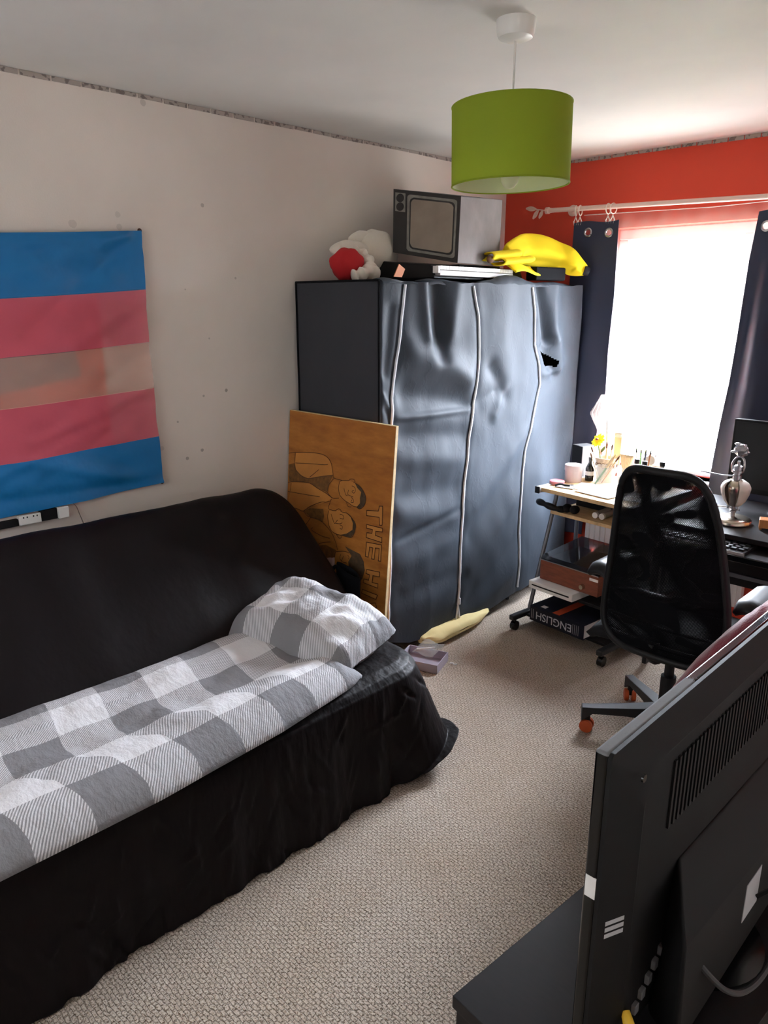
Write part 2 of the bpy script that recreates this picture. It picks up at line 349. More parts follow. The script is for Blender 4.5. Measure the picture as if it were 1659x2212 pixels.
class MB:
    """collects shapes in world coordinates; build() links them as ONE mesh object"""
    def __init__(s): s.v = []; s.f = []; s.uv = {}
    def add(s, vs, fs):
        o = len(s.v); s.v += [Vector(x) for x in vs]; s.f += [tuple(i + o for i in f) for f in fs]; return o
    def box(s, lo, hi, rot=None, piv=None):
        (x0, y0, z0), (x1, y1, z1) = lo, hi
        vs = [Vector(p) for p in ((x0, y0, z0), (x1, y0, z0), (x1, y1, z0), (x0, y1, z0), (x0, y0, z1), (x1, y0, z1), (x1, y1, z1), (x0, y1, z1))]
        if rot is not None:
            R = Euler(rot).to_matrix(); c = Vector(piv) if piv is not None else (vs[0] + vs[6]) / 2
            vs = [R @ (v - c) + c for v in vs]
        s.add(vs, [(0, 3, 2, 1), (4, 5, 6, 7), (0, 1, 5, 4), (1, 2, 6, 5), (2, 3, 7, 6), (3, 0, 4, 7)]); return s
    def hexa(s, c8):
        s.add(c8, [(0, 3, 2, 1), (4, 5, 6, 7), (0, 1, 5, 4), (1, 2, 6, 5), (2, 3, 7, 6), (3, 0, 4, 7)]); return s
    def ring(s, c, ax, r, n, ref=None):
        ax = Vector(ax).normalized(); ref = Vector(ref) if ref is not None else (Vector((0, 0, 1)) if abs(ax.z) < .9 else Vector((1, 0, 0)))
        a = ref.cross(ax).normalized(); b = ax.cross(a)
        return [Vector(c) + a * (r * cos(2 * pi * i / n)) + b * (r * sin(2 * pi * i / n)) for i in range(n)]
    def loft(s, rings, cap0=True, cap1=True):
        n = len(rings[0]); o = s.add([p for r in rings for p in r], [])
        for k in range(len(rings) - 1):
            for i in range(n):
                j = (i + 1) % n
                s.f.append((o + k * n + i, o + k * n + j, o + (k + 1) * n + j, o + (k + 1) * n + i))
        if cap0: s.f.append(tuple(o + i for i in reversed(range(n))))
        if cap1: s.f.append(tuple(o + (len(rings) - 1) * n + i for i in range(n)))
        return s
    def cyl(s, p0, p1, r0, r1=None, n=20):
        p0, p1 = Vector(p0), Vector(p1); ax = p1 - p0; r1 = r0 if r1 is None else r1
        return s.loft([s.ring(p0, ax, r0, n), s.ring(p1, ax, r1, n)])
    def lathe(s, c, prof, n=28, ax=(0, 0, 1)):
        c = Vector(c); a = Vector(ax).normalized()
        return s.loft([s.ring(c + a * h, a, max(r, 1e-4), n) for r, h in prof])
    def tube(s, pts, r, n=8, close=False):
        pts = [Vector(p) for p in pts]; m = len(pts); rings = []
        for i, p in enumerate(pts):
            if close: t = pts[(i + 1) % m] - pts[(i - 1) % m]
            else: t = pts[min(i + 1, m - 1)] - pts[max(i - 1, 0)]
            rr = r[i] if isinstance(r, (list, tuple)) else r
            rings.append(s.ring(p, t, rr, n, Vector((.13, .31, .94)) if abs(t.normalized().z) < .9 else Vector((1, .2, 0))))
        if close: rings.append(rings[0])
        return s.loft(rings, not close, not close)
    def torus(s, c, ax, R, r, n=28, k=8):
        pts = s.ring(c, ax, R, n); return s.tube(pts, r, k, True)
    def grid(s, fn, nu, nv, uvf=None, skip=None):
        o = len(s.v)
        for j in range(nv + 1):
            for i in range(nu + 1):
                u, v = i / nu, j / nv
                s.v.append(Vector(fn(u, v)))
                if uvf: s.uv[len(s.v) - 1] = uvf(u, v)
        for j in range(nv):
            for i in range(nu):
                if skip and skip((i + .5) / nu, (j + .5) / nv): continue
                a = o + j * (nu + 1) + i
                s.f.append((a, a + 1, a + nu + 2, a + nu + 1))
        return s
    def ball(s, c, r, nu=18, nv=12, dis=None):
        rx, ry, rz = (r, r, r) if not isinstance(r, (tuple, list)) else r
        c = Vector(c); rings = []
        for j in range(nv + 1):
            th = pi * j / nv; th = min(max(th, .02), pi - .02); ring = []
            for i in range(nu):
                ph = 2 * pi * i / nu; d = Vector((sin(th) * cos(ph), sin(th) * sin(ph), -cos(th)))
                k = 1 + (dis(d) if dis else 0)
                ring.append(c + Vector((d.x * rx * k, d.y * ry * k, d.z * rz * k)))
            rings.append(ring)
        return s.loft(rings)
    def build(s, name, m, parent=None, smooth=True, bevel=0, seg=2, solid=0, sub=0, angle=40):
        o0 = org(parent)
        me = bpy.data.meshes.new(name); me.from_pydata([v - o0 for v in s.v], [], s.f)
        bm = bmesh.new(); bm.from_mesh(me); bmesh.ops.recalc_face_normals(bm, faces=bm.faces) if not s.uv else None
        bm.to_mesh(me); bm.free()
        if s.uv:
            ul = me.uv_layers.new(name='UVMap')
            for lp in me.loops: ul.data[lp.index].uv = s.uv.get(lp.vertex_index, (0, 0))
        for x in (m if isinstance(m, (list, tuple)) else [m]): me.materials.append(x)
        o = bpy.data.objects.new(name, me); COL.objects.link(o); ORG[o.name] = o0
        if parent is not None: o.parent = parent
        if smooth:
            me.polygons.foreach_set('use_smooth', [True] * len(me.polygons))
            me.set_sharp_from_angle(angle=radians(angle))
        if bevel:
            b = o.modifiers.new('bevel', 'BEVEL'); b.width = bevel; b.segments = seg; b.limit_method = 'ANGLE'; b.angle_limit = radians(40)
            me.polygons.foreach_set('use_smooth', [True] * len(me.polygons))
            if hasattr(b, 'harden_normals'): b.harden_normals = True
        if solid:
            q = o.modifiers.new('thickness', 'SOLIDIFY'); q.thickness = abs(solid); q.offset = 1 if solid > 0 else -1
        if sub:
            q = o.modifiers.new('subdivision', 'SUBSURF'); q.levels = sub; q.render_levels = sub
        return o

def thing(name, label, cat, loc, group=None):
    o = bpy.data.objects.new(name, None); COL.objects.link(o); o.location = loc; o.empty_display_size = .05
    ORG[o.name] = Vector(loc); o['label'] = label; o['category'] = cat
    if group: o['group'] = group
    return o
def tag(o, label, cat, group=None, kind=None):
    o['label'] = label; o['category'] = cat
    if group: o['group'] = group
    if kind: o['kind'] = kind
    return o
def struct(o): o['kind'] = 'structure'; return o
def lab(o, t): o['label'] = t; return o
def lerp(a, b, t): return a + (b - a) * t
def pl(x, pts):
    """piecewise linear"""
    if x <= pts[0][0]: return pts[0][1]
    for (a, b), (c, d) in zip(pts, pts[1:]):
        if x <= c: return lerp(b, d, (x - a) / (c - a))
    return pts[-1][1]
def nz(*p): return noise.noise(Vector(p))
def smooth_path(pts, k=8):
    pts = [Vector(p) for p in pts]; o = []
    for i in range(len(pts) - 1):
        a, b, c, d = pts[max(i - 1, 0)], pts[i], pts[i + 1], pts[min(i + 2, len(pts) - 1)]
        for j in range(k):
            t = j / k
            o.append(.5 * ((2 * b) + (c - a) * t + (2 * a - 5 * b + 4 * c - d) * t * t + (3 * b - a - 3 * c + d) * t ** 3))
    o.append(pts[-1]); return o

# ------------------------------------------------------------------ the room
RX, RY0, RY1, H = 3.45, -1.0, 3.90, 2.40
struct(MB().box((-.1, RY0 - .1, -.12), (RX + .1, RY1 + .25, 0)).build('floor', M['carpet'], smooth=False))
struct(MB().box((-.1, RY0 - .1, H), (RX + .1, RY1 + .25, H + .12)).build('ceiling', M['ceiling'], smooth=False))
struct(MB().box((-.12, RY0, 0), (0, RY1, H)).build('wall_left', M['wall'], smooth=False))
struct(MB().box((RX, RY0, 0), (RX + .12, RY1, H)).build('wall_right', M['wall'], smooth=False))
nw = MB(); nw.box((-.12, RY0 - .12, 0), (VX0, RY0, H)).box((VX1, RY0 - .12, 0), (RX + .12, RY0, H)).box((VX0, RY0 - .12, 0), (VX1, RY0, VZ0)).box((VX0, RY0 - .12, VZ1), (VX1, RY0, H))
struct(nw.build('wall_near', M['wall'], smooth=False))
WT = .20
wf = MB()
wf.box((-.12, RY1, 0), (WX0, RY1 + WT, H)).box((WX1, RY1, 0), (RX + .12, RY1 + WT, H))
wf.box((WX0, RY1, 0), (WX1, RY1 + WT, WZ0)).box((WX0, RY1, WZ1), (WX1, RY1 + WT, H))
struct(wf.build('wall_far', M['red_wall'], smooth=False))
# thin perforated bead running under the ceiling along both visible walls
def bead(name, p, q, dirn):
    b = MB(); n = 46; 
    for i in range(n):
        a = Vector(p).lerp(Vector(q), i / n); c = Vector(p).lerp(Vector(q), (i + .93) / n); d = Vector(dirn)
        t = .004 + .002 * nz(i * .7, 3.1, 0)
        h = .016 + .006 * nz(i * .31, .7, dirn[0])
        lo = Vector((min(a.x, c.x), min(a.y, c.y), H - h)); hi = Vector((max(a.x, c.x), max(a.y, c.y), H - .001)) + d * t
        if d.x + d.y < 0: lo += d * t; hi -= d * t
        b.box(lo, hi)
    return struct(b.build(name, M['bead'], smooth=False))
bead('trim_1', (0, RY0, H), (0, RY1, H), (1, 0, 0))
bead('trim_2', (0, RY1, H), (RX, RY1, H), (0, -1, 0))
# window: white frame, one opening sash beside a fixed pane, sill
win = bpy.data.objects.new('window_1', None); COL.objects.link(win); win.location = (WX0, RY1 + .1, WZ0); ORG['window_1'] = Vector(win.location); win['kind'] = 'structure'
yf = RY1 + .10
f = MB(); fw = .055
f.box((WX0, yf, WZ0), (WX1, yf + .06, WZ0 + fw)).box((WX0, yf, WZ1 - fw), (WX1, yf + .06, WZ1))
f.box((WX0, yf, WZ0 + fw), (WX0 + fw, yf + .06, WZ1 - fw)).box((WX1 - fw, yf, WZ0 + fw), (WX1, yf + .06, WZ1 - fw))
f.box((1.36, yf, WZ0 + fw), (1.41, yf + .06, WZ1 - fw))
fr = f.build('window_frame', M['upvc'], win, bevel=.006)
MB().box((WX0 + fw, yf + .025, WZ0 + fw), (1.36, yf + .033, WZ1 - fw)).build('pane', M['pane'], win, smooth=False)
MB().box((1.41, yf + .025, WZ0 + fw), (WX1 - fw, yf + .033, WZ1 - fw)).build('pane', M['pane'], win, smooth=False)
h = MB(); h.box((1.372, yf - .016, 1.36), (1.398, yf, 1.42)).box((1.377, yf - .034, 1.40), (1.393, yf - .016, 1.50)); h.build('window_handle', M['upvc'], win, bevel=.004)
struct(MB().box((WX0 - .04, RY1 - .035, WZ0 - .028), (WX1 + .04, yf, WZ0)).build('trim_3', M['upvc'], bevel=.006))

f = MB(); yn = RY0 - .09
f.box((VX0, yn, VZ0), (VX1, yn + .05, VZ0 + .05)).box((VX0, yn, VZ1 - .05), (VX1, yn + .05, VZ1)).box((VX0, yn, VZ0 + .05), (VX0 + .05, yn + .05, VZ1 - .05)).box((VX1 - .05, yn, VZ0 + .05), (VX1, yn + .05, VZ1 - .05))
fill_win = struct(f.build('added_fill_window', M['upvc'], bevel=.005))  # made-up window out of view, there only for soft fill
MB().box((VX0 + .05, yn + .02, VZ0 + .05), (VX1 - .05, yn + .028, VZ1 - .05)).build('pane', M['pane'], fill_win, smooth=False)
MB().grid(lambda u, v: (lerp(VX0 + .01, VX1 - .01, u), yn + .065 + .003 * sin(v * 60), lerp(VZ0 + .01, VZ1 - .01, v)), 4, 120).build('fill_diffuser', M['fill_diffuser'], fill_win)  # sheet that spreads the added fill light

# garden bush seen through the lower corner of the window
g = MB(); 
for i in range(260):
    c = Vector((.15 + random.random() * .9 - .95, 6.2 + random.random() * .8, .2 + random.random() * 1.05)); s_ = .05 + random.random() * .04
    a = Vector((random.uniform(-1, 1), random.uniform(-1, 1), random.uniform(-1, 1))).normalized(); b = a.orthogonal().normalized()
    g.add([c - a * s_, c + b * s_ * .5, c + a * s_, c - b * s_ * .5], [(0, 1, 2, 3)])
stem = MB()
bush = thing('garden_bush', 'pale yellow-green bush outside beyond the window', 'bush', (-.35, 6.6, -.6))
g.build('foliage', M['leafout'], bush, smooth=False)
for k in range(5): stem.tube([(-.35, 6.6, -.6), (-.35 + .1 * (k - 2), 6.6 + .05 * (k % 3), .3), (-.35 + .17 * (k - 2), 6.6, 1.0)], .018, 6)
stem.build('stem', M['brush_wood'], bush)

# ------------------------------------------------------------------ sofa bed under a dark throw
sofa = thing('sofa_bed', 'low sofa bed covered with a black-brown throw along the left wall', 'sofa', (.7, .8, 0))
YA, YB = -.45, 1.86      # sofa ends
MB().box((.36, YA + .05, .02), (1.22, 1.80, .27)).build('base', M['black_soft'], sofa, bevel=.02)
# seat top and skirt, one sweep from the top of the seat over its rounded edge to the floor
path = []
R_ = .17
for i in range(280): path.append((Vector((1.245, lerp(YA, YB - R_, i / 280))), Vector((1, 0)), lerp(YA, YB - R_, i / 280) - YA))
for i in range(60):
    a = pi / 2 * i / 60; path.append((Vector((1.245 - R_ + R_ * cos(a), YB - R_ + R_ * sin(a))), Vector((cos(a), sin(a))), 2.14 + a * R_))
for i in range(61): path.append((Vector((lerp(1.245 - R_, .5, i / 60), YB)), Vector((0, 1)), 2.41 + .55 * i / 60))
PR = [(-.20, .436), (-.10, .437), (-.05, .430), (-.018, .415), (0, .392), (.006, .36), (.010, .32), (.013, .28), (.017, .23), (.021, .18), (.025, .13), (.029, .08), (.033, .04), (.037, 0)]
rs = random.Random(11); CRE = []
for i in range(95):
    s0 = rs.uniform(.9, 2.45) if i < 75 else rs.uniform(.1, 1.2); z0 = rs.uniform(.05, .38); an = rs.gauss(pi / 2, .55); L0 = rs.uniform(.05, .20)
    CRE.append((s0, z0, s0 + L0 * cos(an), z0 - L0 * sin(an), rs.uniform(.005, .010), rs.uniform(.004, .010) * rs.choice((1, 1, -1))))
def crease(s, z):
    d = 0
    for s0, z0, s1, z1, w_, a_ in CRE:
        if abs(s - (s0 + s1) / 2) > .16: continue
        ds, dz = s1 - s0, z1 - z0; t = min(1, max(0, ((s - s0) * ds + (z - z0) * dz) / (ds * ds + dz * dz)))
        q = (s - s0 - ds * t) ** 2 + (z - z0 - dz * t) ** 2
        d += a_ * exp(-q / (w_ * w_)) * (1 - .8 * abs(2 * t - 1))
    return d
def skirt(u, v):
    k = u * (len(path) - 1); p, n, s = path[int(round(k))]
    t = v * (len(PR) - 1); i = min(int(t), len(PR) - 2); fr_ = t - i
    off = lerp(PR[i][0], PR[i + 1][0], fr_); z = lerp(PR[i][1], PR[i + 1][1], fr_)
    dep = max(0, (.41 - z) / .41)
    corner = exp(-((s - 2.30) / .14) ** 2)                      # throw stands off the corner
    tuck = exp(-((s - 2.10) / .05) ** 2)
    hem = .006 + .10 * exp(-((s - 2.30) / .13) ** 2) + (.05 if s > 2.45 else 0) * min(1, (s - 2.45) / .2)
    z = lerp(z, max(z, hem), 1) if z < hem else z
    off += crease(s, z) * (z < .405)
    fold = .027 * dep * (nz(s * 9, .3 + z * .8, 1) + .55 * nz(s * 21, 5 + z * 1.6, 2) * dep) * min(1, .35 + s / 2)
    off += fold + corner * dep * .125 - tuck * dep * .035 + .006 * nz(s * 4, z * 6, 3) * (z < .43)
    q = p + n * off
    z2 = z + (.006 * nz(q.x * 6, q.y * 6, 0) if z > .40 else 0)
    return (q.x, q.y, z2)
MB().grid(skirt, len(path) - 1, 78).build('throw_skirt', M['throw'], sofa, solid=-.004, angle=80)
MB().grid(lambda u, v: (lerp(.5, 1.06, u), lerp(YA, YB - .15, v), .432 + .004 * nz(u * 4, v * 9, 0)), 24, 60).build('seat', M['throw'], sofa, solid=-.02, angle=80)
# reclined backrest, lofted along the wall with a rounded end
sec = [(.70, .43), (.66, .455), (.60, .505), (.53, .575), (.46, .65), (.39, .725), (.33, .79), (.285, .838), (.245, .866), (.20, .872), (.155, .85), (.13, .80), (.14, .70), (.20, .58), (.30, .46), (.40, .36), (.55, .33), (.66, .36)]
rings = []
YE = 2.02
ys = [lerp(YA, YE - .2, i / 70) for i in range(71)] + [YE - .2 + .2 * sin(pi / 2 * i / 14) for i in range(1, 15)]
for y in ys:
    e = max(0, (y - (YE - .2)) / .2); k = sqrt(max(0, 1 - e ** 2.6)); k = .52 + .48 * k if e < .999 else .46
    ring = []
    for (x, z) in sec:
        q = Vector((.45 + (x - .45) * (1 if e == 0 else lerp(1, k, .75)), .52 + (z - .52) * (k if z > .52 else 1)))
        top = max(0, (z - .5) / .37)
        wv = .010 * nz(y * 6, z * 1.2, 7) + .006 * nz(y * 14, z * 1.5, 2) * top + .010 * top * sin(y * 2.3 + .6) 
        ring.append(Vector((q.x + .7 * wv, y, q.y + .7 * wv)))
    rings.append(ring)
MB().loft(rings).build('backrest', M['throw_flat'], sofa, sub=1, angle=75)

# duvet: a long folded strip lying on the seat
def duv(u, v):
    y = lerp(-.40, lerp(1.60, 1.545, u), v); x = lerp(.685, 1.262 - .03 * max(0, v - .8) / .2, u)
    prof = pl(u, [(0, .438), (.04, .476), (.12, .490), (.30, .484), (.5, .468), (.62, .474), (.78, .500), (.90, .488), (.965, .462), (1, .430)])
    lump = 1 - abs(2 * u - 1) ** 3
    z = prof + lump * (.016 * nz(x * 5, y * 3, 4) + .009 * nz(x * 11, y * 8, 9) + .008 * abs(nz(x * 9 + y * 4, y * 6 - x * 3, 2))) + .02 * (u < .3) * nz(1, y * 4, 2) * (u / .3)
    back = .06 * max(0, (y - 1.05)) if u < .5 else 0
    xx = x + (.012 * nz(y * 3, 0, 8) + .008 * nz(y * 9, 0, 3)) * (1 - u) - back * (1 - 2 * u if u < .5 else 0) * .8
    xx += (.030 - .075 * max(0, y - .75)) * (u ** 3) 
    if v > .965: z = lerp(.437, z, (1 - v) / .035)
    return (xx, y, z)
def duv_uv(u, v):
    y = lerp(-.40, 1.62, v); x = lerp(.66, 1.315, u)
    sh = pl(x, [(.7, .03), (.95, 0), (1.06, 0), (1.16, .06), (1.28, .10)])
    return ((x - .63) / .285, (y - sh - .525) / .302)
MB().grid(duv, 60, 190, duv_uv).build('duvet', M['check'], solid=.012, angle=80)
tag(bpy.data.objects['duvet'], 'grey and white checked duvet folded lengthwise on the sofa seat', 'duvet')
# pillow
PC, PA = Vector((.880, 1.598, .474)), radians(9)
def pil(u, v, top):
    a, b = 2 * u - 1, 2 * v - 1
    e = max(0, (1 - abs(a) ** 3.0)) ** .55 * max(0, (1 - abs(b) ** 3.0)) ** .55
    L_, W_ = .283, .195
    cut = 1 - .10 * (abs(a) * abs(b)) ** 3                      # soft corners
    x = a * L_ * cut * (1 - .05 * (1 - b * b) * abs(a) ** 4); y = b * W_ * cut * (1 - .06 * (1 - abs(a)) * abs(b) ** 4)
    q1 = nz(x * 7 + 2, y * 10, 3); q2 = nz(x * 16 + y * 8, y * 9 - x * 6, 8)
    wr = .018 * q1 + .010 * q2 - .016 * (abs(nz(x * 9 - y * 8, y * 7 + x * 5, 6)) ** 1.5) * 1.6 + .004 * nz(x * 30, y * 26, 2)
    hgt = .148 if top else -.052
    z = e * hgt + (wr * min(1, e * 1.6) if top else 0)
    lift = .065 * max(0, -a) * max(0, b) + .010 * max(0, -a)        # far corner pushed up against the back
    edge = (.010 * nz(a * 5, b * 5, 11)) * (1 - e)
    q = Vector((x * cos(PA) - y * sin(PA), x * sin(PA) + y * cos(PA)))
    return (PC.x + q.x, PC.y + q.y, PC.z + z + lift + edge + .02 * b)
uvp = lambda u, v: (u * 2.05 + .12, v * 1.35 + .2)
p = MB().grid(lambda u, v: pil(u, v, 1), 120, 90, uvp); p.grid(lambda u, v: pil(u, 1 - v, 0), 32, 24, lambda u, v: uvp(u, 1 - v))
tag(p.build('pillow', M['check'], angle=80), 'plump crumpled pillow in grey and white check at the sofa end', 'pillow')
# black cloth bag wedged between sofa end and painted board
bag = thing('tote_bag', 'black cloth bag wedged between the sofa end and the painted board', 'bag', (.66, 2.04, 0))
def bagf(u, v):
    a = 2 * pi * u; t = v
    rx = .085 * (1 - .12 * t); ry = .032 * (1 - .3 * t)
    return (.555 + rx * cos(a) + .01 * nz(a, t * 4, 1), 2.066 + ry * sin(a) + .006 * nz(a * 2, t * 5, 4) + .015 * t, lerp(.0, .515 - .02 * cos(a * 1.0), t))
MB().grid(bagf, 32, 20).build('body', M['seam'], bag, solid=-.004, angle=80)
MB().tube(smooth_path([(.50, 2.072, .50), (.49, 2.06, .52), (.475, 2.045, .47), (.48, 2.035, .40)]), .008, 6).build('strap', M['seam'], bag)
cl = MB().grid(lambda u, v: (lerp(.415, .475, u), 2.075 + .010 * sin(u * 6), lerp(.02, .535, v) + .02 * u), 8, 10)
tag(cl.build('cloth', M['tan'], solid=.004), 'dusty pink cloth showing behind the black bag', 'cloth')

# ------------------------------------------------------------------ painted board leaning in front of the wardrobe
bd = thing('painted_board', 'stained plywood board with sketched faces leaning by the wardrobe', 'painting', (.36, 2.13, 0))
by = lambda z: 2.12 + .095 * z / 1.16
tl, th_ = .012, .013
def slab(x0, x1, z0, z1, o0, o1):
    return [(x0, by(z0) + o0, z0), (x1, by(z0) + o0, z0), (x1, by(z0) + o1, z0), (x0, by(z0) + o1, z0), (x0, by(z1) + o0, z1), (x1, by(z1) + o0, z1), (x1, by(z1) + o1, z1), (x0, by(z1) + o1, z1)]
MB().hexa(slab(.012, .715, .002, 1.152, 0, th_)).build('panel', M['ply'], bd, smooth=False)
e = MB(); e.hexa(slab(.715, .7175, .002, 1.152, -.0006, th_)).hexa(slab(.012, .7175, 1.152, 1.1545, -.0006, th_))
e.build('edge_strip', M['ply_edge'], bd, smooth=False)
BL_LINES = [[(0.014,0.945),(0.065,0.956),(0.17,0.97),(0.248,0.975),(0.296,0.966),(0.326,0.94),(0.341,0.892),(0.348,0.878),(0.405,0.876)],[(0.065,0.956),(0.061,0.905),(0.072,0.874),(0.115,0.852),(0.165,0.846),(0.249,0.868),(0.341,0.89)],[(0.068,0.906),(0.185,0.919),(0.281,0.929),(0.304,0.935)],[(0.177,0.854),(0.241,0.9)],[(0.405,0.876),(0.449,0.883)],[(0.449,0.883),(0.459,0.891),(0.478,0.893),(0.488,0.886),(0.479,0.877)],[(0.405,0.875),(0.388,0.867),(0.382,0.837),(0.392,0.808),(0.422,0.79),(0.456,0.781),(0.484,0.773),(0.511,0.774)],[(0.487,0.878),(0.52,0.869),(0.548,0.847),(0.561,0.823),(0.555,0.792),(0.528,0.768),(0.506,0.773)],[(0.469,0.862),(0.486,0.859),(0.494,0.847),(0.485,0.832),(0.471,0.837),(0.484,0.845)],[(0.449,0.841),(0.445,0.821),(0.453,0.817),(0.481,0.814)],[(0.418,0.842),(0.424,0.829),(0.432,0.815),(0.445,0.813)],[(0.468,0.81),(0.482,0.803),(0.485,0.791),(0.468,0.787),(0.474,0.8)],[(0.439,0.782),(0.451,0.765),(0.473,0.767)],[(0.309,0.809),(0.315,0.841),(0.348,0.876)],[(0.3,0.807),(0.342,0.785),(0.388,0.792)],[(0.015,0.803),(0.098,0.821),(0.179,0.826),(0.234,0.812),(0.295,0.799),(0.342,0.784)],[(0.041,0.803),(0.036,0.763)],[(0.017,0.758),(0.163,0.767),(0.255,0.774)],[(0.047,0.682),(0.092,0.686),(0.137,0.683),(0.185,0.714),(0.262,0.749),(0.297,0.756)],[(0.14,0.683),(0.169,0.666),(0.194,0.663),(0.159,0.619),(0.135,0.601)],[(0.337,0.779),(0.327,0.757),(0.32,0.732),(0.346,0.727),(0.375,0.731)],[(0.374,0.735),(0.391,0.743),(0.408,0.737)],[(0.297,0.756),(0.326,0.765)],[(0.323,0.721),(0.316,0.692),(0.327,0.654),(0.347,0.63),(0.382,0.622),(0.422,0.625)],[(0.403,0.732),(0.454,0.731),(0.488,0.711),(0.507,0.688),(0.498,0.651),(0.478,0.627),(0.422,0.625)],[(0.398,0.72),(0.421,0.717),(0.425,0.702),(0.4,0.701)],[(0.386,0.69),(0.373,0.673),(0.401,0.675),(0.418,0.683)],[(0.339,0.708),(0.352,0.687),(0.364,0.67),(0.373,0.673)],[(0.402,0.67),(0.419,0.667),(0.417,0.653),(0.403,0.654)],[(0.376,0.625),(0.4,0.608),(0.417,0.614),(0.411,0.622)],[(0.194,0.663),(0.261,0.665),(0.329,0.634),(0.36,0.609),(0.385,0.571),(0.393,0.549)],[(0.215,0.618),(0.204,0.604),(0.278,0.591),(0.337,0.592)],[(0.233,0.532),(0.286,0.56),(0.344,0.576)],[(0.382,0.538),(0.373,0.5),(0.386,0.471),(0.416,0.458),(0.445,0.458),(0.473,0.463)],[(0.382,0.538),(0.438,0.553),(0.489,0.556)],[(0.417,0.534),(0.412,0.513),(0.428,0.501),(0.42,0.481)],[(0.437,0.531),(0.427,0.503),(0.459,0.503)],[(0.464,0.542),(0.473,0.534),(0.471,0.524)],[(0.46,0.483),(0.464,0.466),(0.478,0.466)]]
BL_LETTERS = [[(0.571,0.77),(0.642,0.781),(0.648,0.804),(0.667,0.807),(0.67,0.724),(0.655,0.721),(0.65,0.755),(0.572,0.747)],[(0.576,0.708),(0.577,0.691),(0.613,0.693),(0.612,0.676),(0.579,0.671),(0.577,0.649),(0.674,0.648),(0.673,0.669),(0.633,0.671),(0.634,0.69),(0.674,0.695),(0.673,0.711)],[(0.581,0.629),(0.578,0.563),(0.597,0.564),(0.601,0.611),(0.622,0.612),(0.618,0.561),(0.634,0.563),(0.637,0.615),(0.661,0.619),(0.66,0.562),(0.674,0.564),(0.674,0.637)],[(0.591,0.506),(0.672,0.514),(0.671,0.492),(0.632,0.488),(0.629,0.455),(0.666,0.459),(0.665,0.439),(0.574,0.44),(0.577,0.458),(0.607,0.46),(0.611,0.486),(0.587,0.486)],[(0.571,0.408),(0.567,0.389),(0.658,0.385),(0.667,0.407)],[(0.592,0.345),(0.655,0.368),(0.667,0.349),(0.631,0.334)]]
BL_DARK = [[(0.487,0.878),(0.52,0.869),(0.548,0.847),(0.561,0.823),(0.555,0.792),(0.528,0.768),(0.506,0.773),(0.526,0.794),(0.524,0.817),(0.53,0.844),(0.505,0.858)],[(0.431,0.738),(0.454,0.731),(0.488,0.711),(0.507,0.688),(0.498,0.651),(0.478,0.627),(0.422,0.625),(0.405,0.623),(0.449,0.639),(0.486,0.664),(0.487,0.695),(0.471,0.719)],[(0.442,0.578),(0.499,0.57),(0.543,0.565),(0.569,0.536),(0.578,0.499),(0.567,0.458),(0.537,0.422),(0.515,0.428),(0.478,0.474),(0.469,0.511),(0.489,0.544)]]
BL_MID = [[(0.017,0.89),(0.061,0.905),(0.072,0.874),(0.115,0.852),(0.165,0.846),(0.336,0.887),(0.315,0.841),(0.306,0.804),(0.234,0.812),(0.179,0.826),(0.021,0.808)],[(0.14,0.683),(0.185,0.706),(0.282,0.721),(0.29,0.686),(0.28,0.656),(0.231,0.662),(0.194,0.663)],[(0.233,0.532),(0.31,0.554),(0.381,0.546),(0.375,0.472),(0.305,0.45)]]
BL_LIGHT = [[(0.388,0.867),(0.382,0.837),(0.392,0.808),(0.422,0.79),(0.456,0.781),(0.484,0.773),(0.511,0.774),(0.526,0.794),(0.524,0.817),(0.53,0.844),(0.505,0.858),(0.487,0.878),(0.449,0.883),(0.405,0.875)],[(0.323,0.721),(0.316,0.692),(0.327,0.654),(0.347,0.63),(0.382,0.622),(0.405,0.623),(0.449,0.639),(0.486,0.664),(0.487,0.695),(0.471,0.719),(0.431,0.738),(0.375,0.733)],[(0.382,0.538),(0.373,0.5),(0.386,0.471),(0.416,0.458),(0.445,0.458),(0.472,0.473),(0.469,0.511),(0.487,0.543),(0.438,0.553)],[(0.068,0.954),(0.17,0.97),(0.248,0.974),(0.296,0.966),(0.325,0.94),(0.339,0.891),(0.249,0.868),(0.165,0.847),(0.115,0.853),(0.074,0.874),(0.063,0.905)],[(0.042,0.803),(0.179,0.824),(0.234,0.81),(0.295,0.797),(0.337,0.781),(0.297,0.756),(0.185,0.715),(0.137,0.685),(0.047,0.684),(0.022,0.721),(0.036,0.763)]]
def patch(polys, off):
    b = MB()
    for pz in polys: b.add([(x, by(z) - off, z) for x, z in pz], [tuple(range(len(pz)))])
    return b
def strokes(ls, w, off, close=False):
    b = MB()
    for l in ls:
        pts = [Vector((x, 0, z)) for x, z in l]
        if close: pts = pts + [pts[0]]
        else: pts = smooth_path(pts, 4)
        L_ = []; 
        for i, q in enumerate(pts):
            t = (pts[min(i + 1, len(pts) - 1)] - pts[max(i - 1, 0)]).normalized(); n = Vector((-t.z, 0, t.x)) * w
            L_.append((q + n, q - n))
        if close:
            for i in range(len(pts) - 1):
                t = (pts[i + 1] - pts[i]).normalized(); n = Vector((-t.z, 0, t.x)) * w; A, B = pts[i] - t * w, pts[i + 1] + t * w
                b.add([(s.x, by(s.z) - off, s.z) for s in (A + n, B + n, B - n, A - n)], [(0, 1, 2, 3)])
        else:
            for i in range(len(pts) - 1):
                b.add([(s.x, by(s.z) - off, s.z) for s in (L_[i][0], L_[i + 1][0], L_[i + 1][1], L_[i][1])], [(0, 1, 2, 3)])
    return b
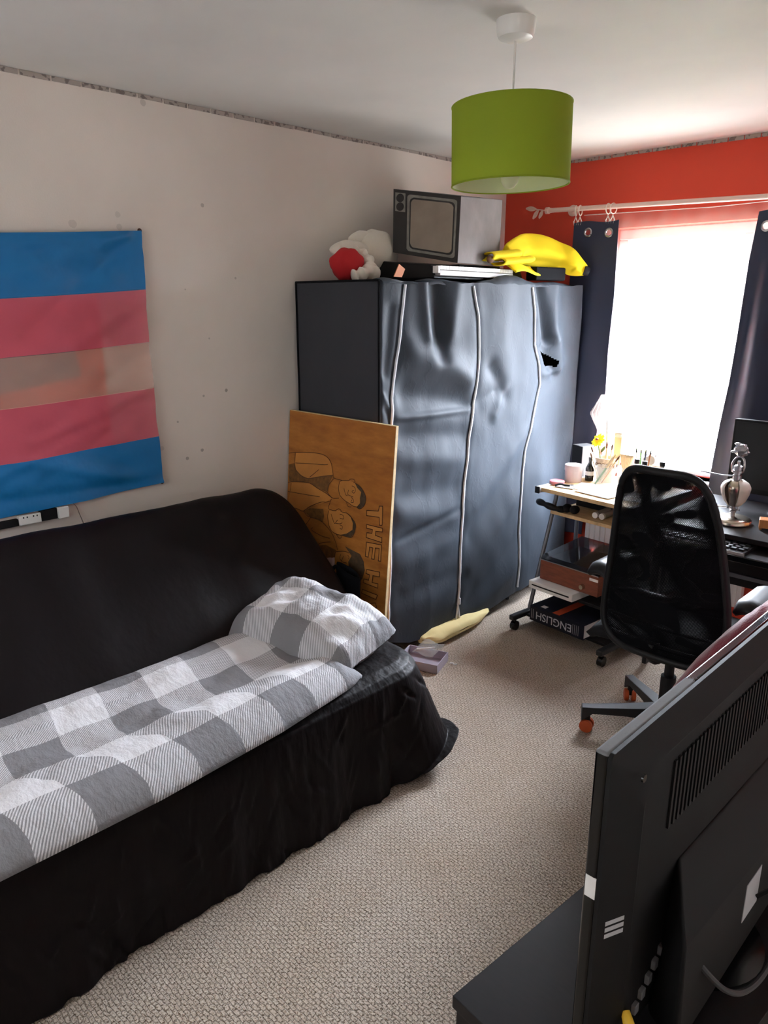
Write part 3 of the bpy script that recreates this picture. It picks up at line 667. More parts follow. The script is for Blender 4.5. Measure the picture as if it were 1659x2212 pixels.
for k, q in enumerate(BL_LIGHT): lab(patch([q], .0008).build('face_tint' if k < 3 else 'jacket_tint', M['light_ply'], bd, smooth=False), 'paler face' if k < 3 else 'paler jacket')
for q in BL_MID: lab(patch([q], .0012).build('shirt_shading', M['mid_ink'], bd, smooth=False), 'brown shaded shirt')
for q in BL_DARK: lab(patch([q], .0016).build('hair_shading', M['shade_ink'], bd, smooth=False), 'dark shaded hair')
for i, j in ((0, 15), (15, 31), (31, 99)): lab(strokes(BL_LINES[i:j], .0014, .0022).build('ink_figure', M['ink'], bd, smooth=False), 'dark ink outlines of one man')
for q in BL_LETTERS:
    lt = lab(patch([q], .0010).build('letter', M['light_ply'], bd, smooth=False), 'pale block letter with dark outline')
    strokes([q], .0017, .0024, True).build('letter_outline', M['ink'], lt, smooth=False)

# ------------------------------------------------------------------ flag, what shows through it, sockets
fl = thing('wall_flag', 'large blue pink and white striped flag pinned to the left wall', 'flag', (.012, 1.0, 1.4))
FF = [(1.0, .0, .35, .22, .035, .012), (1.0, .0, .62, .34, .025, -.010), (.95, .02, .30, .05, .02, .008), (.9, .30, .60, .50, .03, .008), (1.0, .45, .72, .62, .03, -.009), (.98, .60, .60, .74, .025, .008), (1.0, 1.0, .55, .80, .03, .010), (1.0, .98, .40, .93, .025, -.008), (.5, .55, .1, .75, .05, .008), (.8, .72, .45, .86, .02, .006)]
def flagf(u, v):
    y = lerp(.25, lerp(1.512, 1.519, v), u); sag = .022 * (sin(pi * u) ** 2)
    top = lerp(1.845, 1.915, u) - .010 * sin(pi * u); bot = lerp(.885, .918, u ** 2)
    z = lerp(top, bot, v)
    y += (.012 * sin(pi * v) if u > .8 else 0) * (u - .8) / -.2
    fd = 0
    for a0, b0, a1, b1, w_, h_ in FF:
        dx, dy = a1 - a0, b1 - b0; t = min(1, max(0, ((u - a0) * dx + (v - b0) * dy) / (dx * dx + dy * dy)))
        fd += h_ * exp(-((u - a0 - dx * t) ** 2 + (v - b0 - dy * t) ** 2) / (w_ * w_))
    return (.024 + fd + .012 * (1 - abs(2 * v - 1)) + .010 * nz(u * 5 + v * 2, v * 4, 0) + .007 * nz(u * 10 - v * 9, v * 5 + u * 3, 4) + .004 * abs(nz(u * 9 + v * 14, v * 4, 6)), y, z)
MB().grid(flagf, 160, 120, lambda u, v: (u, v)).build('cloth', M['flag'], fl, angle=80)
for (y, z) in ((1.510, 1.915), (1.517, .918)): MB().ball((.015, y, z), (.006, .009, .009), 10, 8).build('pin', M['ink'], fl)
po_ = thing('poster', 'orange-red poster showing dimly through the flag', 'poster', (.003, .8, 1.4))
MB().box((.001, .55, .98), (.003, 1.32, 1.66)).build('sheet', M['poster_red'], po_, smooth=False)
MB().box((.003, .70, 1.34), (.0042, 1.22, 1.46), (radians(8), 0, 0)).build('printed_band', M['poster_teal'], po_, smooth=False)
sk = thing('socket_strip', 'wall socket strip with black and white sections under the flag', 'socket', (.02, .95, .86))
def cell(y0, y1, d, zt): return MB().box((.0, y0, .852), (d, y1, .890 + (y0 - .95) * .05))
cell(.70, .925, .022, .935).build('black_section', M['black_soft'], sk, bevel=.002)
cell(.925, 1.005, .028, .935).build('faceplate', M['white_plastic'], sk, bevel=.003)
b = MB()
for y in (.941, .954, .977, .990): b.box((.028, y - .0022, .878), (.0286, y + .0022, .884))
b.build('pin_hole', M['black'], sk, smooth=False)
cell(1.005, 1.068, .022, .935).build('black_section', M['black_soft'], sk, bevel=.002)
cell(1.068, 1.108, .034, .925).build('end_box', M['white_plastic'], sk, bevel=.003)
st = MB().tube(smooth_path([(.010, 1.11, .905), (.012, 1.125, .903), (.010, 1.145, .885), (.012, 1.155, .85), (.03, 1.16, .81), (.05, 1.16, .78)]), .0018, 6)
tag(st.build('string', M['string']), 'thin string hanging from the end of the socket strip', 'string')

# ------------------------------------------------------------------ fabric wardrobe
wd = thing('fabric_wardrobe', 'tall grey fabric wardrobe with three white-piped zips in the corner', 'wardrobe', (.3, 3.05, 0))
WY0, WY1, WXF, WZ = 2.262, 3.785, .574, 1.735
Z1 = [(1.725, 2.410), (1.559, 2.387), (1.405, 2.360), (1.248, 2.338), (1.137, 2.333), (.06, 2.31)]
Z2 = [(1.728, 2.862), (1.571, 2.906), (1.397, 2.923), (1.221, 2.904), (.998, 2.864), (.745, 2.833), (.461, 2.798), (.191, 2.776), (.142, 2.766), (.06, 2.762)]
Z3 = [(1.729, 3.344), (1.62, 3.375), (1.437, 3.393), (1.338, 3.442), (1.229, 3.466), (1.091, 3.418), (.883, 3.367), (.551, 3.326), (.287, 3.304), (.11, 3.305)]
def zy(Z, z): return pl(-z, [(-a, b) for a, b in Z])
FOLDS = [  # y0,z0,y1,z1,width,height
 (2.60, 1.75, 2.64, 1.42, .045, -.042), (2.52, 1.74, 2.55, 1.50, .035, .022), (2.74, 1.72, 2.70, 1.52, .05, .026), (2.64, 1.40, 2.85, 1.28, .05, .012),
 (2.40, 1.46, 2.86, 1.30, .075, .034), (2.38, 1.26, 2.88, 1.18, .06, -.030), (2.36, 1.155, 2.88, 1.145, .016, .014), (2.36, 1.08, 2.84, 1.03, .05, -.016),
 (2.36, .97, 2.84, .90, .05, .014), (2.36, .80, 2.82, .78, .05, -.010), (2.34, .72, 2.82, .62, .06, .018), (2.33, .58, 2.80, .66, .022, -.012), (2.34, .46, 2.78, .52, .06, .016), (2.32, .30, 2.76, .34, .05, -.012),
 (3.02, 1.34, 3.14, 1.20, .045, -.024), (3.14, 1.22, 3.06, 1.10, .035, .018), (2.93, 1.18, 3.06, 1.22, .03, -.014), (3.10, 1.66, 3.14, 1.30, .09, .018),
 (3.38, 1.00, 2.92, .66, .055, .016), (3.36, .86, 2.88, .50, .05, -.014), (3.32, .66, 2.86, .34, .055, .016), (3.30, .42, 2.86, .16, .05, -.012), (3.30, .25, 2.9, .08, .06, .014),
 (3.42, 1.75, 3.52, 1.47, .040, -.055), (3.57, 1.74, 3.58, 1.45, .05, .028), (3.60, 1.44, 3.64, 1.34, .05, .030), (3.47, 1.42, 3.60, 1.27, .03, -.020), (3.50, 1.27, 3.64, 1.29, .02, .016),
 (3.74, 1.70, 3.74, .90, .08, .020), (3.60, 1.15, 3.50, .50, .09, .012), (2.33, 1.62, 2.30, 1.36, .03, -.014), (2.28, 1.26, 2.33, 1.20, .014, .014), (2.30, 1.20, 2.33, 1.14, .014, -.012)]
def seg_d(y, z, f):
    y0, z0, y1, z1 = f[:4]; dy, dz = y1 - y0, z1 - z0; t = ((y - y0) * dy + (z - z0) * dz) / (dy * dy + dz * dz); tc = min(1, max(0, t))
    return sqrt((y - y0 - dy * tc) ** 2 + (z - z0 - dz * tc) ** 2)
def front(y, z):
    x = WXF + .018 * sin(pi * min(1, max(0, (y - WY0) / (WY1 - WY0))))
    x += .035 * exp(-((z - .25) / .28) ** 2) * min(1, (y - WY0) / .3) * (1 if y < 3.4 else max(0, (3.8 - y) / .4))
    dz_ = min(abs(y - zy(Z, z)) for Z in (Z1, Z2, Z3)); s = .75 * (1 - .75 * exp(-(dz_ / .05) ** 2))
    x += .05 * max(0, (y - 3.66) / .125) ** 2 * (1 if y > 3.66 else 0)
    for f in FOLDS: 
        d = seg_d(y, z, f)
        if d < f[4] * 3: x += s * f[5] * exp(-(d / f[4]) ** 2)
    for Z in (Z1, Z2, Z3):
        d = abs(y - zy(Z, z)); pk = .5 + .5 * nz(z * 16, Z[0][1], 0)
        x -= .006 * exp(-(d / .022) ** 2) * (.4 + pk)
    x += .008 * nz(y * 4, z * 3, 5) + .003 * nz(y * 11, z * 8, 2)
    return x
HEM = [(2.262, .11), (2.44, .055), (2.76, .03), (2.83, .035), (3.09, .05), (3.26, .075), (3.785, .11)]
def cover(u, v):
    y = lerp(WY0, WY1, u); zt = WZ + .008 * nz(y * 7, 0, 3) + .005 * nz(y * 19, 1, 1)
    z = lerp(pl(y, HEM), zt, v)
    edge = min(u, 1 - u); r = max(0, 1 - edge / .012)
    return (front(y, z) - .012 * r * r, y, z)
def hole(u, v):
    y = lerp(WY0, WY1, u); z = lerp(.08, WZ, v)
    t = [(3.470, 1.395), (3.625, 1.335), (3.615, 1.305), (3.505, 1.315)]
    ins = False
    for i in range(4):
        (a, b), (c, d) = t[i], t[(i + 1) % 4]
        if (b > z) != (d > z) and y < (c - a) * (z - b) / (d - b) + a: ins = not ins
    slit = z < .165 and abs(y - 2.79 + .0 * z) < .030 * (1 - z / .165)
    return ins or slit
MB().grid(cover, 260, 230, None, hole).build('front_cover', M['wf'], wd, angle=80)
def side(u, v):
    x = lerp(.03, WXF - .006, u); z = lerp(.06, WZ + .004, v)
    b = sin(pi * u) * sin(pi * min(1, v * 1.0))
    return (x, WY0 - .016 * b + .006 * nz(x * 6, z * 3, 1) * sin(pi * u), z)
MB().grid(side, 40, 90).build('side_panel', M['wfs'], wd, angle=80)
MB().grid(lambda u, v: (lerp(.03, WXF - .006, u), WY1, lerp(.06, WZ, v)), 4, 10).build('side_panel', M['wfs'], wd)
MB().grid(lambda u, v: (.03, lerp(WY0, WY1, u), lerp(.06, WZ, v)), 10, 10).build('back_panel', M['wfs'], wd)
MB().grid(lambda u, v: (lerp(.03, WXF, u), lerp(WY0, WY1, v), WZ + .004 - .006 * sin(pi * u) * abs(sin(3 * pi * v))), 20, 60).build('top_panel', M['wfs'], wd, angle=80)
def flap(u, v):       # crumpled cloth standing up along the front top edge
    y = lerp(2.27, 3.765, u); hgt = .006 + .020 * max(0, nz(y * 3.2, 0, 2) + .25) + .030 * exp(-((y - 3.20) / .20) ** 2) + .012 * exp(-((y - 2.33) / .06) ** 2)
    a = pi * v
    return (WXF - .035 + (.045 + .006 * nz(y * 9, 0, 1)) * cos(a) + .006 * nz(y * 14, v * 2, 4), y, WZ - .010 + hgt * sin(a) * 1.25 + .005 * nz(y * 17, v * 3, 6))
MB().grid(flap, 160, 14).build('top_hem', M['wf'], wd, angle=80)
for nm, Z, zlo in (('z', Z1, .14), ('z', Z2, .165), ('z', Z3, .11)):
    zz = [lerp(zlo, 1.722, i / 90) for i in range(91)]
    MB().tube([(front(zy(Z, z), z) + .005, zy(Z, z), z) for z in zz], .0062, 8).build('zip', M['zip'], wd)
tp = MB()
for sgn in (-1, 1):
    tp.tube([(front(2.79, z) + .006, 2.768 + (.026 * (1 - z / .165) * sgn + .02 * (1 - z / .165)), z) for z in [lerp(.045, .165, i / 12) for i in range(13)]], .005, 8)
tp.build('zip_tail', M['zip'], wd)
MB().box((front(2.775, .19) + .008, 2.772, .165), (front(2.775, .19) + .016, 2.782, .20)).build('zip_pull', M['zip'], wd, bevel=.002)
s_ = MB(); s_.tube([(WXF - .004, WY0 - .002, lerp(.08, WZ, i / 20)) for i in range(21)], .005, 8); s_.tube([(.03, WY0 - .002, lerp(.06, WZ, i / 10)) for i in range(11)], .005, 8)
s_.tube([(lerp(.03, WXF, i / 10), WY0 - .003, WZ + .002) for i in range(11)], .005, 8)
s_.build('seam_binding', M['seam'], wd)
MB().tube([(WXF + .002, WY1 - .002, lerp(.1, WZ - .01, i / 20)) for i in range(21)], .0035, 6).build('seam_binding', M['grey_metal'], wd)
ft = MB()
for y in (2.30, 2.82, 3.34, 3.74):
    for x in (.06, .53): ft.cyl((x, y, 0), (x, y, .22), .010)
ft.tube([(.53, 2.30, .10), (.53, 3.74, .10)], .009).tube([(.06, 2.30, .10), (.06, 3.74, .10)], .009)
ft.build('frame_tube', M['dark_metal'], wd)

# things on top of the wardrobe
TOP = WZ + .006
tv = thing('prop_television', 'old television made of painted cardboard standing on the wardrobe', 'prop', (.35, 2.95, 1.83))
FLb, FRb, BRb = Vector((.250, 2.675, 1.876)), Vector((.550, 2.790, 1.822)), Vector((.440, 3.255, 1.826)); BLb = FLb + BRb - FRb
FLt, FRt, BRt = Vector((.238, 2.690, 2.156)), Vector((.547, 2.806, 2.108)), Vector((.452, 3.250, 2.140)); BLt = FLt + BRt - FRt
MB().hexa([FLb, FRb, BRb, BLb, FLt, FRt, BRt, BLt]).build('case', M['card_grey'], tv, bevel=.004)
fn = (FRb - FLb).cross(FLt - FLb).normalized()
def fq(u, v, o): return FLb.lerp(FRb, u).lerp(FLt.lerp(FRt, u), v) + fn * o
def fbox(u0, u1, v0, v1, o0, o1): return [fq(u0, v0, o0), fq(u1, v0, o0), fq(u1, v0, o1), fq(u0, v0, o1), fq(u0, v1, o0), fq(u1, v1, o0), fq(u1, v1, o1), fq(u0, v1, o1)]
def fround(u0, u1, v0, v1, r, o, n=6):
    pts = []
    for cx, cy, a0 in ((u1 - r, v1 - r, 0), (u0 + r, v1 - r, 90), (u0 + r, v0 + r, 180), (u1 - r, v0 + r, 270)):
        for i in range(n + 1): a = radians(a0 + 90 * i / n); pts.append((cx + r * cos(a), cy + r * sin(a)))
    return [fq(u + .004 * nz(u * 30, v * 30, 1), v + .004 * nz(v * 30, u * 30, 2), o) for u, v in pts]
MB().hexa(fbox(.0, 1, 0, 1, -.001, .003)).build('front_panel', M['card_black'], tv, smooth=False)
def fplate(r0, o0, o1): return MB().loft([r0(o0), r0(o1)])
fplate(lambda o: fround(.215, .955, .06, .94, .05, o), .003, .005).build('bezel', M['card_bezel'], tv, smooth=False)
fplate(lambda o: fround(.255, .925, .10, .90, .07, o), .005, .0062).build('bezel_line', M['card_black'], tv, smooth=False)
fplate(lambda o: fround(.275, .905, .125, .875, .07, o), .006, .008).build('screen', M['card_screen'], tv, smooth=False)
MB().hexa(fbox(.03, .185, .66, .95, .003, .005)).build('dial_plate', M['card_bezel'], tv, smooth=False)
for v in (.87, .735):
    c = fq(.108, v, .005); MB().cyl(c, c + fn * .004, .0185).build('dial', M['card_black'], tv)

kb = thing('electronic_keyboard', 'black electronic keyboard with white keys lying on the wardrobe top', 'keyboard', (.4, 3.0, TOP))
K0, K1 = 2.645, 3.30
def kx(y): return .485 + .07 * (2.9 - y)           # front edge, slightly skewed
def kq(y, b, z): return Vector((kx(y) - b, y - .35 * b * .0, z))
MB().hexa([(.14, 2.60, TOP + .012), (.535, K0, TOP + .012), (.46, K1 + .15, TOP + .012), (.10, K1 + .15, TOP + .012), (.12, 2.615, 1.845), (.515, K0, 1.812), (.44, K1 + .15, 1.812), (.10, K1 + .15, 1.845)]).build('case', M['black'], kb, bevel=.006)
for i in range(26):
    y0 = lerp(K0 + .02, K1, i / 26); y1 = lerp(K0 + .02, K1, (i + .84) / 26)
    x0 = lerp(.536, .480, i / 26)
    MB().box((x0 - .01, y0, 1.790), (x0 + .018, y1, 1.808)).build('key', M['key_white'], kb, bevel=.0015)
lab(MB().hexa([(.525, K0 + .015, 1.765), (.557, K0 + .015, 1.765), (.498, K1, 1.765), (.47, K1, 1.765), (.525, K0 + .015, 1.788), (.557, K0 + .015, 1.788), (.498, K1, 1.788), (.47, K1, 1.788)]).build('key_bed', M['light_grey'], kb, bevel=.002), 'pale grey rail below the keys')
MB().box((.527, K0 - .002, 1.775), (.560, K0 + .013, 1.806)).build('end_block', M['white_plastic'], kb, bevel=.002)
MB().box((.13, 2.95, 1.812), (.43, 3.28, 1.826)).build('control_panel', M['black_soft'], kb, bevel=.003)

pt = thing('plush_toy', 'cream plush toy heaped on the wardrobe beside the television prop', 'toy', (.2, 2.55, TOP))
fz = lambda d: .10 * noise.noise(d * 2.2)
MB().ball((.155, 2.655, 1.868), (.085, .125, .112), 28, 18, fz).build('body', M['plush'], pt, angle=85)
MB().ball((.17, 2.475, 1.878), (.055, .115, .045), 24, 14, fz).build('arm', M['plush'], pt, angle=85)
MB().ball((.13, 2.60, 1.93), (.05, .09, .045), 20, 12, fz).build('head', M['plush'], pt, angle=85)
ht = thing('santa_hat', 'crumpled red santa hat with white trim at the wardrobe corner', 'hat', (.25, 2.40, TOP))
MB().ball((.245, 2.385, 1.812), (.07, .082, .070), 26, 18, lambda d: .16 * noise.noise(d * 1.7)).build('crown', M['red_felt'], ht, angle=85)
MB().tube(smooth_path([(.315, 2.355, 1.758), (.33, 2.41, 1.775), (.305, 2.47, 1.80), (.26, 2.475, 1.85), (.22, 2.44, 1.873)]), [.026 + .006 * sin(i * 1.3) for i in range(33)], 14).build('trim_band', M['plush'], ht)
MB().ball((.30, 2.47, 1.777), (.05, .052, .040), 20, 14, lambda d: .04 * noise.noise(d * 2)).build('bobble', M['plush'], ht, angle=85)
oc = MB().add([(.555, 2.42, TOP + .016), (.56, 2.445, TOP + .052), (.552, 2.49, TOP + .040), (.548, 2.475, TOP + .010), (.553, 2.42, TOP + .016), (.557, 2.445, TOP + .052), (.549, 2.49, TOP + .040), (.545, 2.475, TOP + .010)], [])
ob = MB(); ob.add([(.548, 2.372, TOP + .012), (.55, 2.402, TOP + .064), (.532, 2.458, TOP + .046), (.53, 2.440, TOP + .012)], [(0, 1, 2, 3)])
tag(ob.build('card', M['orange_card'], solid=.003, smooth=False), 'small orange card propped against the black keyboard end', 'card')

# banana costume
bn = thing('banana_costume', 'yellow felt banana costume slumped over the wardrobe top right corner', 'costume', (.5, 3.5, TOP))
spine = smooth_path([(.478, 3.262, 1.876), (.472, 3.31, 1.888), (.462, 3.37, 1.899), (.455, 3.46, 1.908), (.49, 3.575, 1.900), (.535, 3.665, 1.876), (.590, 3.700, 1.846), (.625, 3.730, 1.823), (.650, 3.750, 1.812)], 6)
hh = [(0, .045), (.15, .065), (.3, .078), (.45, .084), (.66, .074), (.78, .058), (.88, .042), (.96, .030), (1, .026)]
rings = []
for i, c in enumerate(spine):
    t = i / (len(spine) - 1); a = pl(t, hh); tg = (spine[min(i + 1, len(spine) - 1)] - spine[max(i - 1, 0)]).normalized()
    sd = tg.cross(Vector((0, 0, 1))).normalized(); up = sd.cross(tg); ring = []
    for k in range(24):
        an = 2 * pi * k / 24; sq = 1 + .10 * cos(4 * an + .6)                      # felt panels meet in soft ridges
        dent = -.018 * exp(-((an - 5.6) / .5) ** 2) * (1 if .25 < t < .8 else 0)
        pp = c + sd * ((a * .62 * sq + dent) * cos(an)) + up * ((a * sq + dent * .3) * sin(an) * (1.0 if sin(an) > 0 else .85))
        pp += Vector((.010 * nz(t * 7, an, 1), 0, .009 * nz(t * 6, an, 3))); ring.append(pp)
    rings.append(ring)
MB().loft(rings).build('body', M['yellow'], bn, sub=1, angle=80)
tip = spine[-1]; tg = (spine[-1] - spine[-4]).normalized()
lab(MB().cyl(tip - tg * .010, tip + tg * .020, .027, .021).build('tip', M['black_soft'], bn, bevel=.003), 'black tip')
def rolled(y0, y1, x, z, rx, rz):
    return MB().grid(lambda u, v: (x + rx * cos(-2.9 + 5.4 * v) + .012 * u + .004 * nz(u * 4, v * 3, z), lerp(y0, y1, u) + .02 * v, z + rz * sin(-2.9 + 5.4 * v) + .022 * u + .003 * nz(u * 5, v * 4, 1)), 16, 24)
rolled(3.05, 3.27, .512, 1.862, .040, .022).build('sleeve', M['yellow'], bn, solid=.004, angle=80)
rolled(3.12, 3.36, .530, 1.838, .040, .018).build('sleeve', M['yellow'], bn, solid=.004, angle=80)
lab(MB().ball((.547, 3.235, 1.846), (.010, .032, .012), 18, 10).build('arm_hole', M['yellow_in'], bn), 'brown inside of the sleeve')
lab(MB().ball((.535, 3.055, 1.848), (.010, .026, .018), 18, 10).build('arm_hole', M['yellow_in'], bn), 'brown inside of the sleeve')
MB().grid(lambda u, v: (lerp(.50, .57, v), lerp(3.22, 3.44, u), 1.835 - .045 * v + .010 * sin(u * 5)), 14, 6).build('loose_fold', M['yellow'], bn, solid=.005, angle=80)
nv = thing('zip_case', 'small dark navy case lying under the banana costume', 'case', (.54, 3.55, TOP))
MB().box((.50, 3.43, TOP + .018), (.575, 3.655, TOP + .085), (0, 0, radians(-10))).build('case_body', M['seam'], nv, bevel=.008)
MB().box((.50, 3.43, TOP + .050), (.576, 3.656, TOP + .053), (0, 0, radians(-10))).build('zip', M['seam'], nv)

# ------------------------------------------------------------------ pendant lamp
LX, LY = 1.445, 1.925
lp = thing('pendant_lamp', 'lime green drum pendant lamp hanging from the ceiling', 'lamp', (LX, LY, H))
MB().lathe((LX, LY, H), [(.004, -.052), (.030, -.051), (.047, -.044), (.052, -.034), (.054, -.012), (.055, 0)], 32).build('ceiling_rose', M['white_plastic'], lp)
MB().tube([(LX, LY, 2.35), (LX - .001, LY, 2.05)], .0032, 8).build('cord', M['white_plastic'], lp)
ST, SB, SR = 2.186, 1.978, .170
tilt = Matrix.Rotation(radians(1.2), 3, Vector((.6, -.8, 0)))
def sh(r, z0, z1, n=64):
    b = MB(); rr = []
    for z in (z0, z1): rr.append([Vector((LX, LY, 2.08)) + tilt @ Vector((r * cos(2 * pi * i / n), r * sin(2 * pi * i / n), z - 2.08)) for i in range(n)])
    return b.loft(rr, False, False)
shd = sh(SR, SB, ST).build('shade', M['green'], lp)
sh(SR - .003, SB + .001, ST - .001).build('shade_lining', M['shade_in'], shd)
for z in (SB, ST):
    c = Vector((LX, LY, 2.08)) + tilt @ Vector((0, 0, z - 2.08)); MB().torus(c, tilt @ Vector((0, 0, 1)), SR - .001, .0024, 64, 8).build('rim', M['green'], shd)
sp = MB()
for a in (.3, .3 + 2 * pi / 3, .3 + 4 * pi / 3): sp.tube([(LX + .02 * cos(a), LY + .02 * sin(a), 2.135), (LX + (SR - .004) * cos(a), LY + (SR - .004) * sin(a), 2.175)], .002, 6)
sp.torus((LX, LY, 2.135), (0, 0, 1), .021, .0025).build('shade_carrier', M['white_plastic'], lp)
MB().lathe((LX, LY, 2.05), [(.006, .10), (.017, .095), (.018, .04), (.021, .038), (.021, .0)], 24).build('lamp_holder', M['white_plastic'], lp)
MB().lathe((LX, LY, 1.968), [(.003, 0), (.014, .003), (.025, .018), (.028, .036), (.022, .058), (.013, .075), (.012, .084)], 24).build('bulb', M['shade_in'], lp)

# ------------------------------------------------------------------ curtain pole, rings, curtains
PY = 3.815
pz_ = lambda x: 2.142 - .0256 * (x - .347)
cp = thing('curtain_pole', 'pinkish cream curtain pole with leaf finial above the window', 'curtain pole', (1.2, 3.9, 2.12))
MB().tube([(.37, PY, pz_(.37)), (1.2, PY, pz_(1.2)), (2.25, PY, pz_(2.25))], .0125, 14).build('pole', M['pole'], cp)
fi = MB(); fi.lathe((.335, PY, pz_(.335)), [(.010, 0), (.018, .004), (.018, .022), (.014, .026), (.0125, .04)], 16, (1, 0, -.0256)).build('finial_collar', M['pole'], cp)
def leafshape(c, d, L_, W_):
    d = Vector(d).normalized(); n = Vector((0, 1, 0)); s = d.cross(n).normalized(); c = Vector(c)
    return MB().grid(lambda u, v: c + d * (L_ * v) + s * (W_ * (2 * u - 1) * sin(pi * v) ** .8) + n * (.006 * (1 - (2 * u - 1) ** 2)), 8, 12)
MB().tube(smooth_path([(.338, PY, 2.143), (.315, PY, 2.147), (.285, PY, 2.152), (.255, PY, 2.157)]), .003, 6).build('finial_stem', M['pole'], cp)
for c, d, L_, W_ in (((.272, PY, 2.155), (-1, 0, .14), .070, .011), ((.285, PY, 2.150), (-.75, 0, -1), .055, .011), ((.315, PY, 2.146), (-.55, 0, -1), .045, .010)): leafshape(c, d, L_, W_).build('finial_leaf', M['pole'], cp, solid=.003)
for x in (.46, 2.1): MB().cyl((x, PY, pz_(x)), (x, RY1, pz_(x)), .008).cyl((x, RY1 - .006, pz_(x)), (x, RY1, pz_(x)), .03).build('bracket', M['pole'], cp)
ringx = [(.530, 'outer ring of the left pair'), (.556, 'inner ring of the left pair'), (.722, 'outer ring of the middle pair'), (.750, 'inner ring of the middle pair'), (1.545, 'ring holding the right curtain')]
for i, (x, wh) in enumerate(ringx):
    c = Vector((x, PY, pz_(x) - .010)); r = thing('curtain_ring', 'cream plastic curtain ring with clip, ' + wh, 'curtain ring', c, 'clip rings on the curtain pole')
    MB().torus(c, (1, .35 - .2 * i, 0), .025, .0032, 24, 8).build('loop', M['cream'], r)
    MB().tube([(x, PY, c.z - .024), (x, PY, c.z - .036)], .002, 6).build('link', M['cream'], r)
    k = MB(); k.tube([(x, PY, c.z - .034), (x - .011, PY, c.z - .056), (x - .006, PY, c.z - .074)], .0032, 6).tube([(x, PY, c.z - .034), (x + .011, PY, c.z - .056), (x + .006, PY, c.z - .074)], .0032, 6)
    k.build('clip', M['cream'], r)
def curtain(label, L_pts, R_pts, zt, zb, eyes, folds, y0, amp):
    c = thing('curtain', label, 'curtain', ((L_pts[0][1] + R_pts[0][1]) / 2, y0, zt), 'navy eyelet curtains')
    def fn(u, v):
        z = lerp(zt, zb, v); xl, xr = pl(-z, [(-a, b) for a, b in L_pts]), pl(-z, [(-a, b) for a, b in R_pts])
        x = lerp(xl, xr, u)
        g = min(1, v * 2.5)
        yy = y0 + amp * g * sin(2 * pi * folds * u + .6 + .8 * v) + .012 * g * nz(u * 4, v * 3, 5)
        return (x, yy, z + .006 * sin(pi * 2 * u) * (v < .02))
    def sk(u, v):
        x, y, z = fn(u, v)
        return any((x - a) ** 2 + (z - b) ** 2 < .0165 ** 2 for a, b in eyes)
    MB().grid(fn, 110, 240, None, sk).build('fabric', M['navy'], c, solid=.003, angle=80)
    for a, b in eyes: MB().torus((a, y0 + .001, b), (0, 1, 0), .0195, .0055, 28, 8).build('eyelet', M['steel'], c)
    return c
curtain('narrow navy curtain hanging between wardrobe and window', [(2.066, .524), (1.2, .50), (.35, .46)], [(2.066, .788), (1.681, .790), (1.39, .776), (1.165, .780), (.956, .750), (.80, .735), (.35, .70)], 2.064, .32, [(.612, 2.011), (.736, 2.003)], 1.15, 3.812, .018)
curtain('dark navy curtain drawn aside on the right of the window, behind the monitor', [(2.05, 1.487), (1.843, 1.467), (1.572, 1.455), (1.265, 1.439), (1.057, 1.419), (.867, 1.405), (.62, 1.395)], [(2.05, 1.80), (.62, 2.02)], 2.05, .63, [(1.527, 1.985), (1.70, 1.983)], 2.4, 3.808, .026)
nt = thing('net_curtain', 'sheer pale net curtain strung across the window', 'curtain', (1.2, 3.85, 2.1))
def net(u, v):
    x = lerp(.56, 2.02, u); top = 2.105 - .012 * sin(pi * u) + .004 * sin(u * 40)
    z = lerp(top, .93, v)
    return (x, 3.868 + .006 * sin(u * 95 + 3 * v) + .008 * nz(u * 9, v * 2, 0), z)
MB().grid(net, 220, 30).build('net_panel', M['sheer'], nt, angle=80)
def gath(u, v):
    z = lerp(1.16, .80, v); c_ = pl(v, [(0, .80), (.3, .775), (.6, .83), (1, .885)]); wd_ = pl(v, [(0, .006), (.3, .045), (.6, .035), (1, .055)])
    return (c_ + wd_ * (2 * u - 1), 3.765 + .012 * sin(u * 22) , z)
MB().grid(gath, 60, 24).build('gathered_drape', M['sheer'], nt, angle=80)
MB().tube([(.55, 3.868, 2.107), (1.25, 3.868, 2.093), (2.03, 3.868, 2.107)], .002, 6).build('wire', M['white_plastic'], nt)

# ------------------------------------------------------------------ radiator under the window
rd = thing('radiator', 'white panel radiator on the red wall behind the desk', 'radiator', (1.1, 3.86, .12))
def radf(u, v):
    x = lerp(.73, 1.62, u); k = (u * 27) % 1
    return (x, 3.825 - .008 * (1 if .15 < k < .75 else 0), lerp(.13, .60, v))
MB().grid(radf, 270, 4).build('panel', M['radiator'], rd, smooth=False)
MB().box((.72, 3.828, .12), (1.63, 3.88, .61)).build('body', M['radiator'], rd, bevel=.006)
MB().tube([(.76, 3.85, 0), (.76, 3.85, .13)], .008).build('pipe', M['radiator'], rd)

# ------------------------------------------------------------------ computer trolley (left desk)
DX0, DX1, DY0, DY1, DZ = .815, 1.345, 3.165, 3.74, .745
rot = radians(-5.5)
dk = thing('computer_desk', 'small beech-topped computer trolley with grey tube legs by the wardrobe', 'desk', (1.08, 3.4, 0))
DC = Vector((DX0, DY0, 0))
def dr(p):
    p = Vector(p) - DC; return Vector((p.x * cos(rot) - p.y * sin(rot) + DC.x, p.x * sin(rot) + p.y * cos(rot) + DC.y, p.z + DC.z))
def dbox(lo, hi, b=None):
    b = b or MB(); t = MB().box(lo, hi); b.add([dr(v) for v in t.v], t.f); return b
dbox((DX0 + .012, DY0, DZ - .020), (DX1, DY1 - .06, DZ)).build('top', M['beech'], dk, bevel=.002)
dbox((DX0 + .02, DY0 + .075, .597), (DX1 - .02, DY1 - .02, .615)).build('shelf', M['beech'], dk, bevel=.002)
